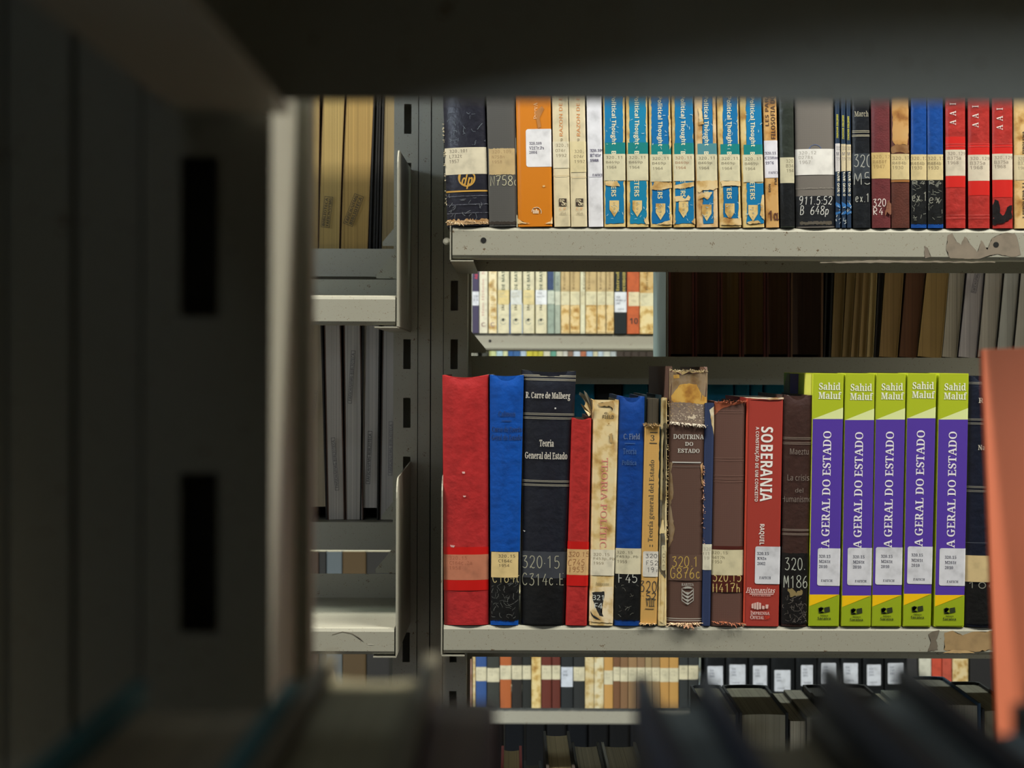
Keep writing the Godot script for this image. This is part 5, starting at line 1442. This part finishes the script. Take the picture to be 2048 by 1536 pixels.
	var tf := [
		["tan-paged book with a bright red board in the low row", [1000, 1046, 1530, 1000, 1046, 2040], "b5302c", "c4ad78", 0.215, "hard", 0.16],
		["small dark navy book in the low row beside the red board", [1049, 1088, 1560, 1049, 1088, 2040], "1c2430", "5a5648", 0.205, "hard", 0.14],
		["thick cream-paged book in dark boards in the low row", [1093, 1152, 1538, 1093, 1152, 2040], "2a221c", "d2bf96", 0.228, "hard", 0.17],
		["grey-paged hardback in the low row beside the thick cream one", [1156, 1218, 1560, 1156, 1218, 2040], "44423e", "c2b69c", 0.217, "hard", 0.17],
		["grey-paged hardback in pale boards, end of the low row", [1222, 1300, 1560, 1222, 1300, 2040], "b2b0a8", "bdb29a", 0.217, "hard", 0.17]]
	for r in tf:
		bk(r[0], r[1], r[2], {"sy": y, "h": r[4], "kind": r[5], "dep": r[6], "pages": r[3], "z": 1.505, "bul": 0.001, "cut": 0.006, "g": "books of the low row", "m": "cloth"})

# ------------------------------------------------------------------ far stack
func fb(label: String, x0: float, x1: float, y0: float, y1: float, shelf_y: float, col: String, o := {}) -> Dictionary:
	o.z = o.get("z", 2.865)
	o.sy = shelf_y
	if not o.has("kind"): o.kind = "flat"
	if not o.has("dep"): o.dep = 0.145
	if not o.has("g"): o.g = "blurred books on the far stack"
	return bk(label, [x0, x1, y0, x0, x1, y1], col, o)

func build_far_rows() -> void:
	var y: float = sy.far_upper
	var d: Dictionary
	var h := 0.205
	d = fb("dark violet far spine with a red title, first before the cream spines", 944.5, 958, 545, 667, y, "3d3654", {"h": h})
	call_label(d, [944.5, 583, 958, 611], "e0e2ec", [["330", 947, 590, 956, 595], ["D76", 947, 597, 956, 602]], "55556a", SERIFB)
	txt(d, "title", SANSB, mt("c03a4c", "ink"), [["AdamI", 949, 535, 955, 558, 1]])
	for k in 2:
		var x: float = [958.5, 977][k]
		d = fb(["narrow cream far spine with faded red lettering, beside the violet one", "narrow cream far spine with faded brown lettering and tan patch"][k], x, x + 17, 545, 667, y, ["dcd6c2", "dcd3b6"][k], {"m": "old" if k else "paper", "h": h})
		txt(d, "title", SERIF, mt(["b9837a", "b7a27c"][k], "ink"), [[["Ham Hybens", "H. Hurrbelos"][k], x + 5, 558, x + 11, 632, 1], ["N", x + 5, 540, x + 11, 549, 1]])
		shape(d, "publisher_mark", [ring_pts(x + 8.5, 649, 4.5, 0.4, 5.6, 1.4)], mt("a58a84", "ink"))
	var xs := [995.5, 1021, 1046, 1071]
	var nl := ["with a tan lower half", "with white blotches", "with a pale tan band", "with a bright white label"]
	for k in 4:
		var x: float = xs[k]
		d = fb("cream far spine lettered in bold black capitals, " + nl[k], x, x + 23, 545, 667, y, "d8d0b2", {"m": "paper", "h": h})
		txt(d, "title", SANSB, mt("3a4a3c", "ink"), [["DE MATE", x + 8, 536, x + 14, 580, 1]])
		txt(d, "author", SANSB, mt("55523c", "ink"), [["IRA", x + 8, 606, x + 13, 621, 1]])
		call_label(d, [x + 0.5, 580, x + 22.5, 609], ["d9c58c", "d6d8d6", "dac996", "e6e8ee"][k], [["330", x + 3, 585, x + 13, 589], ["B47h", x + 3, 591, x + 18, 595]], "a8a490" if k != 3 else "5e6272", MONO)
		shape(d, "publisher_mark", [ring_pts(x + 11, 643, 6.5, 0.3, 5.9, 1.2, 12), ring_pts(x + 11, 640, 3.2, 0.3, 5.9, 1.0, 10)], mt("b4b6a4", "ink"))
	d = fb("far grey-green spine with a navy head", 1095, 1109, 545, 667, y, "94a398", {"m": "paper", "h": h})
	patch(d, "navy_print", [1095.5, 500, 1107, 580], mt("34476e", "paper"), {})
	call_label(d, [1095, 582, 1109, 608], "c4cbbe", [["330", 1098, 588, 1106, 592]], "8b938a", MONO)
	d = fb("plain far grey-green spine with small grey lettering", 1109.5, 1121, 545, 667, y, "a3ada0", {"m": "paper", "h": h})
	txt(d, "title", SANS, mt("6c7a78", "ink"), [["SERVIAL", 1112, 550, 1118, 581, 1]])
	call_label(d, [1110, 583, 1121, 610], "c9ccbc", [], "8b938a", MONO)
	var tans := [[1121.5, 1139.5, "c4ab7c", "first"], [1140, 1160, "c0a778", "second"], [1160.5, 1170.5, "dad6ba", "third, palest"], [1171, 1193.5, "c2a97a", "fourth"], [1194, 1211.5, "c6ae80", "fifth"], [1212, 1228, "bfa779", "sixth"]]
	for r in tans:
		d = fb("%s of six stained tan far spines counting from the grey-green ones" % r[3], r[0], r[1], 545, 667, y, r[2], {"m": "paper", "h": h})
		if r[2] != "dad6ba": shape(d, "pale_area", [ragged([[r[0] + 1, 612], [r[1] - 1, 606], [r[1] - 1, 664], [r[0] + 1, 664]], 2.0, 4)], mt("d6c398", "old"))
		call_label(d, [r[0] + 0.8, 583, r[1] - 0.8, 610], "d8d0b0", [["33", r[0] + 3, 587, r[0] + 9, 591]], "a09878", MONO)
		txt(d, "title", SANS, mt("6d5432", "ink"), [["Economia", r[0] + 5, 520, r[0] + 9, 578, 1]])
	d = fb("black far spine with gold title and a tall white label", 1229, 1253.5, 545, 667, y, "20262a", {"m": "gloss", "h": h})
	txt(d, "title", SERIFB, mt("b9a655", "ink"), [["Introdução", 1232, 515, 1240, 582, 1], ["economia II", 1243, 520, 1251, 583, 1]])
	call_label(d, [1229.5, 584, 1253.5, 624.5], "dce0ea", [["330", 1232, 592, 1240, 596], ["B748e.p", 1232, 599, 1251, 603], ["1987", 1232, 605, 1241, 609], ["FAFICH", 1236, 617, 1248, 620]], "565a70", SERIFB)
	d = fb("rust orange far spine with a black number 10", 1254, 1279, 545, 667, y, "bf5c30", {"m": "paper", "h": h})
	call_label(d, [1257, 584, 1279, 612], "dccfae", [["330", 1262, 590, 1270, 594], ["1966", 1262, 600, 1272, 604]], "a3977c", MONO)
	txt(d, "volume_number", SANSB, mt("3a2a24", "ink"), [["10", 1259, 636, 1276, 648]])
	d = fb("double-width stained tan far spine beside the orange one", 1279.5, 1309, 545, 667, y, "c4ac7c", {"m": "old", "h": h})
	shape(d, "pale_area", [ragged([[1280, 606], [1308, 600], [1308, 665], [1280, 665]], 2.0, 4)], mt("d9cba0", "old"))
	call_label(d, [1280, 586, 1308, 612], "d9d2b2", [["330", 1284, 590, 1294, 594]], "a49c7c", MONO)
	txt(d, "title", SANS, mt("5c4a2c", "ink"), [["Formación", 1291, 520, 1296, 580, 1]])
	fb("far white-blue spine, next beyond the stained tan one", 1310, 1340, 545, 667, y, "c3cdd2", {"m": "paper", "h": 0.22})
	# far lower row
	y = sy.far_lower
	var lowr := [
		[933, 944.5, "8a6f68", 0, "pinkish grey spine at the end of the far lower row"],
		[945.5, 951, "d3c9a8", 0, "very thin cream spine in the far lower row"],
		[951.5, 973, "2b4c86", 1334, "blue-headed spine with cream foot in the far lower row"],
		[974, 999, "30332f", 1336, "charcoal spine with cream label beside the blue-headed one"],
		[1000, 1022.5, "a5582a", 1331, "orange-brown leather spine in the far lower row"],
		[1023.5, 1044, "1f1a17", 1331, "first black spine beside the orange-brown leather one"],
		[1045, 1062, "1b1e1c", 1331, "second black spine from the orange-brown leather one"],
		[1063, 1082, "d6c694", 0, "plain cream spine between dark ones in the far lower row"],
		[1083, 1103, "5e261a", 1331, "first maroon spine beside the plain cream one"],
		[1104, 1120.5, "5a2419", 1331, "second maroon spine from the plain cream one"],
		[1122, 1146, "171c20", -1334, "black spine with a tall white label in the far lower row"],
		[1147, 1169.5, "1e2122", 1334, "black spine with a cream label beside the white-labelled one"],
		[1170, 1188, "cabf9c", 0, "wide pale cream spine beside the black labelled pair"],
		[1188.5, 1207.5, "d0cbb2", 0, "pale grey-cream spine, second from the black labelled pair"],
		[1208, 1226, "b98d4e", 1341, "ochre-headed spine in the far lower row"],
		[1226.5, 1240, "6d4a30", 1334, "first worn brown spine beside the ochre-headed one"],
		[1240.5, 1256, "7a5b3e", 1335, "second worn brown spine from the ochre-headed one"],
		[1256.5, 1274, "8d6f4c", 1335, "third worn brown spine from the ochre-headed one"],
		[1274.5, 1290, "83674a", 1335, "fourth worn brown spine from the ochre-headed one"],
		[1290.5, 1303, "94805c", 1335, "fifth worn brown spine from the ochre-headed one"],
		[1303.5, 1319.5, "8d7450", 1335, "sixth worn brown spine from the ochre-headed one"],
		[1320, 1338, "b3884a", 1336, "first ochre spine before the dark pair of the far lower row"],
		[1338.5, 1357, "b48a4a", 1336, "second ochre spine before the dark pair of the far lower row"],
		[1358, 1376, "23282a", 1331, "first of the dark pair before the white-labelled black row"],
		[1377, 1397, "25292a", 1331, "second of the dark pair before the white-labelled black row"],
		[1398, 1402, "8fa3b4", 0, "thin pale blue spine before the white-labelled black row"]]
	for r in lowr:
		d = fb(r[4], r[0], r[1], 1260, 1415, y, r[2], {"kind": "hard" if r[1] - r[0] > 8 else "flat", "m": "cloth" if r[3] != 0 else "old", "h": 0.2})
		if r[3] > 0: call_label(d, [r[0], r[3], r[1], r[3] + 28], "d3ccb0", [["32", r[0] + 4, r[3] + 5, r[0] + 11, r[3] + 9], ["19", r[0] + 4, r[3] + 12, r[0] + 11, r[3] + 16]], "9d967c", MONO, {"full": true})
		elif r[3] < 0: call_label(d, [r[0] + 0.5, -r[3], r[1] - 0.5, -r[3] + 40], "ccd3e2", [["320", r[0] + 4, 1341, r[0] + 12, 1345], ["B6", r[0] + 4, 1348, r[0] + 13, 1352]], "6a7080", SERIFB)
	# row of black volumes with white labels
	var lab := [[1409, 1450, 1415, 1446, 1332, 1375], [1452, 1496, 1459, 1491, 1329, 1372], [1498, 1540, 1506, 1534, 1331, 1374], [1542, 1590, 1549, 1581, 1340, 1383], [1592, 1634, 1602, 1626, 1330, 1372], [1636, 1680, 1643, 1672, 1326, 1368], [1682, 1724, 1687, 1716, 1326, 1368], [1726, 1768, 1734, 1762, 1329, 1371], [1770, 1812, 1776, 1807, 1326, 1368]]
	var ord := ["first", "second", "third", "fourth", "fifth", "sixth", "seventh", "eighth", "ninth"]
	for k in lab.size():
		var r: Array = lab[k]
		d = fb("%s white-labelled black volume counting from the thin pale blue spine" % ord[k], r[0], r[1], 1270, 1415, y, "14171a", {"m": "coated", "kind": "hard", "h": 0.21, "g": "black volumes with white labels on the far stack", "dep": 0.16})
		call_label(d, [r[2], r[4], r[3], r[5]], "ccd2e0", [["320", r[2] + 4, r[4] + 7, r[2] + 12, r[4] + 11], ["C93", r[2] + 4, r[4] + 13, r[2] + 13, r[4] + 17], ["2001", r[2] + 4, r[4] + 19, r[2] + 14, r[4] + 23], ["FAFICH", r[2] + 6, r[5] - 8, r[2] + 20, r[5] - 5]], "6b7184", SERIFB, {"r": 2})
	fb("thin dark spine after the white-labelled black row", 1814, 1835, 1290, 1415, y, "2a2a2e", {"h": 0.2})
	fb("off-white spine after the white-labelled black row", 1838, 1863, 1290, 1415, y, "c9c9bd", {"h": 0.2, "m": "paper"})
	fb("bright red spine beside the off-white one", 1863.5, 1884, 1290, 1415, y, "c04a34", {"h": 0.2, "m": "paper"})
	fb("faded red spine beside the bright red one", 1884.5, 1904, 1290, 1415, y, "b8503e", {"h": 0.2, "m": "paper"})
	fb("yellowish cream spine beside the faded red one", 1905, 1937, 1290, 1415, y, "cdbf9a", {"h": 0.2, "m": "old"})
	fb("black spine behind the blurred orange book on the far stack", 1940, 1990, 1290, 1415, y, "17171a", {"h": 0.2})
	# dark volumes added at the rear to blacken the gap below the far row
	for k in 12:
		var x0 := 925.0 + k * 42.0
		fb("dark volume added to blacken the gap under the far lower shelf", x0, x0 + 40.5, 1400, 1680, sy.far_rear, ["1f1c19", "262320", "1a1b1e"][k % 3], {"z": 3.15, "h": 0.27, "m": "cloth", "n": "bound_volume", "g": "dark volumes added to blacken the gap in the far stack", "kind": "case"})
	# far left bay
	y = sy.far_left
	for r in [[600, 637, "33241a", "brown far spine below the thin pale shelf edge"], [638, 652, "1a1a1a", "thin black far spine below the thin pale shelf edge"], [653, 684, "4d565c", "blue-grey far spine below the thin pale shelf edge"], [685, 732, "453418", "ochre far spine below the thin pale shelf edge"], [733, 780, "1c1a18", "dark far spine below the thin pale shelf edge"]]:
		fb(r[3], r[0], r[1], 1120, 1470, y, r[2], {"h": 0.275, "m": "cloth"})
	# last stack: a strip of bright spines seen under the far shelf
	y = sy.last
	var cols := ["cfd8dc pale blue", "d2cf86 yellow-green", "cfd39a pale lime", "bcd4de light blue", "d8d6a8 cream", "2a5a9a deep blue", "35629c mid blue", "b9c8dc powder blue", "cfc03a yellow", "c9b93a golden", "c6bb44 mustard", "d2cbb4 beige", "5f9a86 sea green", "cfc8b4 sand", "cfc9c0 pale grey", "8a6a58 brown", "c8cdd8 grey-blue", "b86a4a rust", "9fb8d4 sky blue", "cfc4a4 tan", "bfcbd8 ice blue", "d0cfc4 off-white", "b5b9bc silver"]
	var x := 956.0
	for k in cols.size():
		var w: float = [11, 14, 12, 13, 10][k % 5]
		fb("small %s spine in the bright strip below the far shelf" % cols[k].substr(7), x, x + w - 0.4, 680, 760, y, cols[k].substr(0, 6), {"z": 4.295, "h": 0.2, "m": "paper", "g": "small bright spines of the last stack"})
		x += w
	for k in 5:
		fb("%s small dark brown spine after the silver one in the strip" % ord[k], x, x + 14.5, 680, 760, y, "3a2c24", {"z": 4.295, "h": 0.2, "m": "cloth", "g": "small dark spines of the last stack"})
		x += 15.0

# ------------------------------------------------------------------ blurred books of the near stack
# boxes in metres relative to the eye: x0, x1, height of the head, distance of the fore-edge, of the spine
func build_near_stack_books() -> void:
	var nb := [
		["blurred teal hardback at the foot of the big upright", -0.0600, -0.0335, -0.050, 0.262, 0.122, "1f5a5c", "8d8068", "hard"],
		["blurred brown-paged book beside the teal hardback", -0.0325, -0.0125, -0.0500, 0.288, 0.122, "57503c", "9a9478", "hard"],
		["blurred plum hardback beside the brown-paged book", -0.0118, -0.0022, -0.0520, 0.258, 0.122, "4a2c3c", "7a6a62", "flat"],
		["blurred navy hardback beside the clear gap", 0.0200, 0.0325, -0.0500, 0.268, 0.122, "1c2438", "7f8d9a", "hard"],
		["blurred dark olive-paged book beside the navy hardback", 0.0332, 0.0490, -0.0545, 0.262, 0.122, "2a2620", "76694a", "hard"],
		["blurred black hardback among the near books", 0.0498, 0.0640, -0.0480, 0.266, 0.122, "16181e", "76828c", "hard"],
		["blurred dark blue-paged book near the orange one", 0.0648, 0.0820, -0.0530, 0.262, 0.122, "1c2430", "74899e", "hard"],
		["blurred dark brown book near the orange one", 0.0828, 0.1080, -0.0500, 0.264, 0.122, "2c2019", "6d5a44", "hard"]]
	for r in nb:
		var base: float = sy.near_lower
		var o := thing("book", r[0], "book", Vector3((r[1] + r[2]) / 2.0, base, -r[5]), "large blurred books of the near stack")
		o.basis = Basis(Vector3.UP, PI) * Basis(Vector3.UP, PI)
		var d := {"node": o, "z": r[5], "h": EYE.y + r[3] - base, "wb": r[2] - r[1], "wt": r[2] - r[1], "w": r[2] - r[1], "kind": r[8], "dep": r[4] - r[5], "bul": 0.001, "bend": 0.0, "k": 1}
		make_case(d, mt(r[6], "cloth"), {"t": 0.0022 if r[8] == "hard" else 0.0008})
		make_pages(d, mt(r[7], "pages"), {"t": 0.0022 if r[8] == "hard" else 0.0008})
	# unseen volumes added beside the big upright to block and shape the window light
	for k in 22:
		var tall: bool = k < 10
		var over: bool = k >= 12
		var x1 := -0.108 - (k - 12 if over else k) * 0.0745
		var o2 := thing("bound_volume", ("unseen volume added on the overhead near shelf to block window light" if over else "unseen tall dark volume added to keep window light off the big upright" if tall else "unseen low dark volume added to shape the window light past the tall ones"), "book", Vector3(x1 - 0.0365, sy.near_upper if over else sy.near_lower, -0.125), ("overhead" if over else "tall" if tall else "low") + " unseen volumes added to block window light at the near stack")
		var hh := 0.20 if over else 0.344 if tall else 0.232
		var d2 := {"node": o2, "z": 0.125, "h": hh, "wb": 0.073, "wt": 0.073, "w": 0.073, "kind": "hard", "dep": 0.17, "bul": 0.004, "bend": 0.0, "k": 1}
		make_case(d2, mt(["2a2320", "1f2429", "30241c"][k % 3], "cloth"), {})
		make_pages(d2, mt("8d8068", "pages"), {})
	# orange book on the aisle side of the near stack, its board lit by the aisle lamps
	var yb: float = sy.near_rear_lower
	var top := EYE.y + 0.0082
	var o := thing("book", "blurred orange hardback with a white label on its board", "book", Vector3(0.1970, yb, -0.592), "")
	o.basis = Basis(Vector3.BACK, deg_to_rad(2.6)) * Basis(Vector3.UP, PI)
	var d := {"node": o, "z": 0.592, "h": top - yb, "wb": 0.036, "wt": 0.036, "w": 0.036, "kind": "hard", "dep": 0.19, "bul": 0.004, "bend": 0.0, "k": 1}
	make_case(d, mt("d0704f", "cloth"), {})
	make_pages(d, mt("cfc4a8", "pages"), {})
	var g := Geo.new()
	g.plate(PackedVector2Array([Vector2(0.0, 0.004), Vector2(0.004, 0), Vector2(0.06, 0), Vector2(0.06, 0.05), Vector2(0.004, 0.05), Vector2(0, 0.046)]), Vector3(0.0181, d.h - 0.110, -0.054), Vector3(0, 0, -1), Vector3(0, 1, 0), 0.0002)
	part(g, "call_label", mt("dcdcd8", "paper"), o)
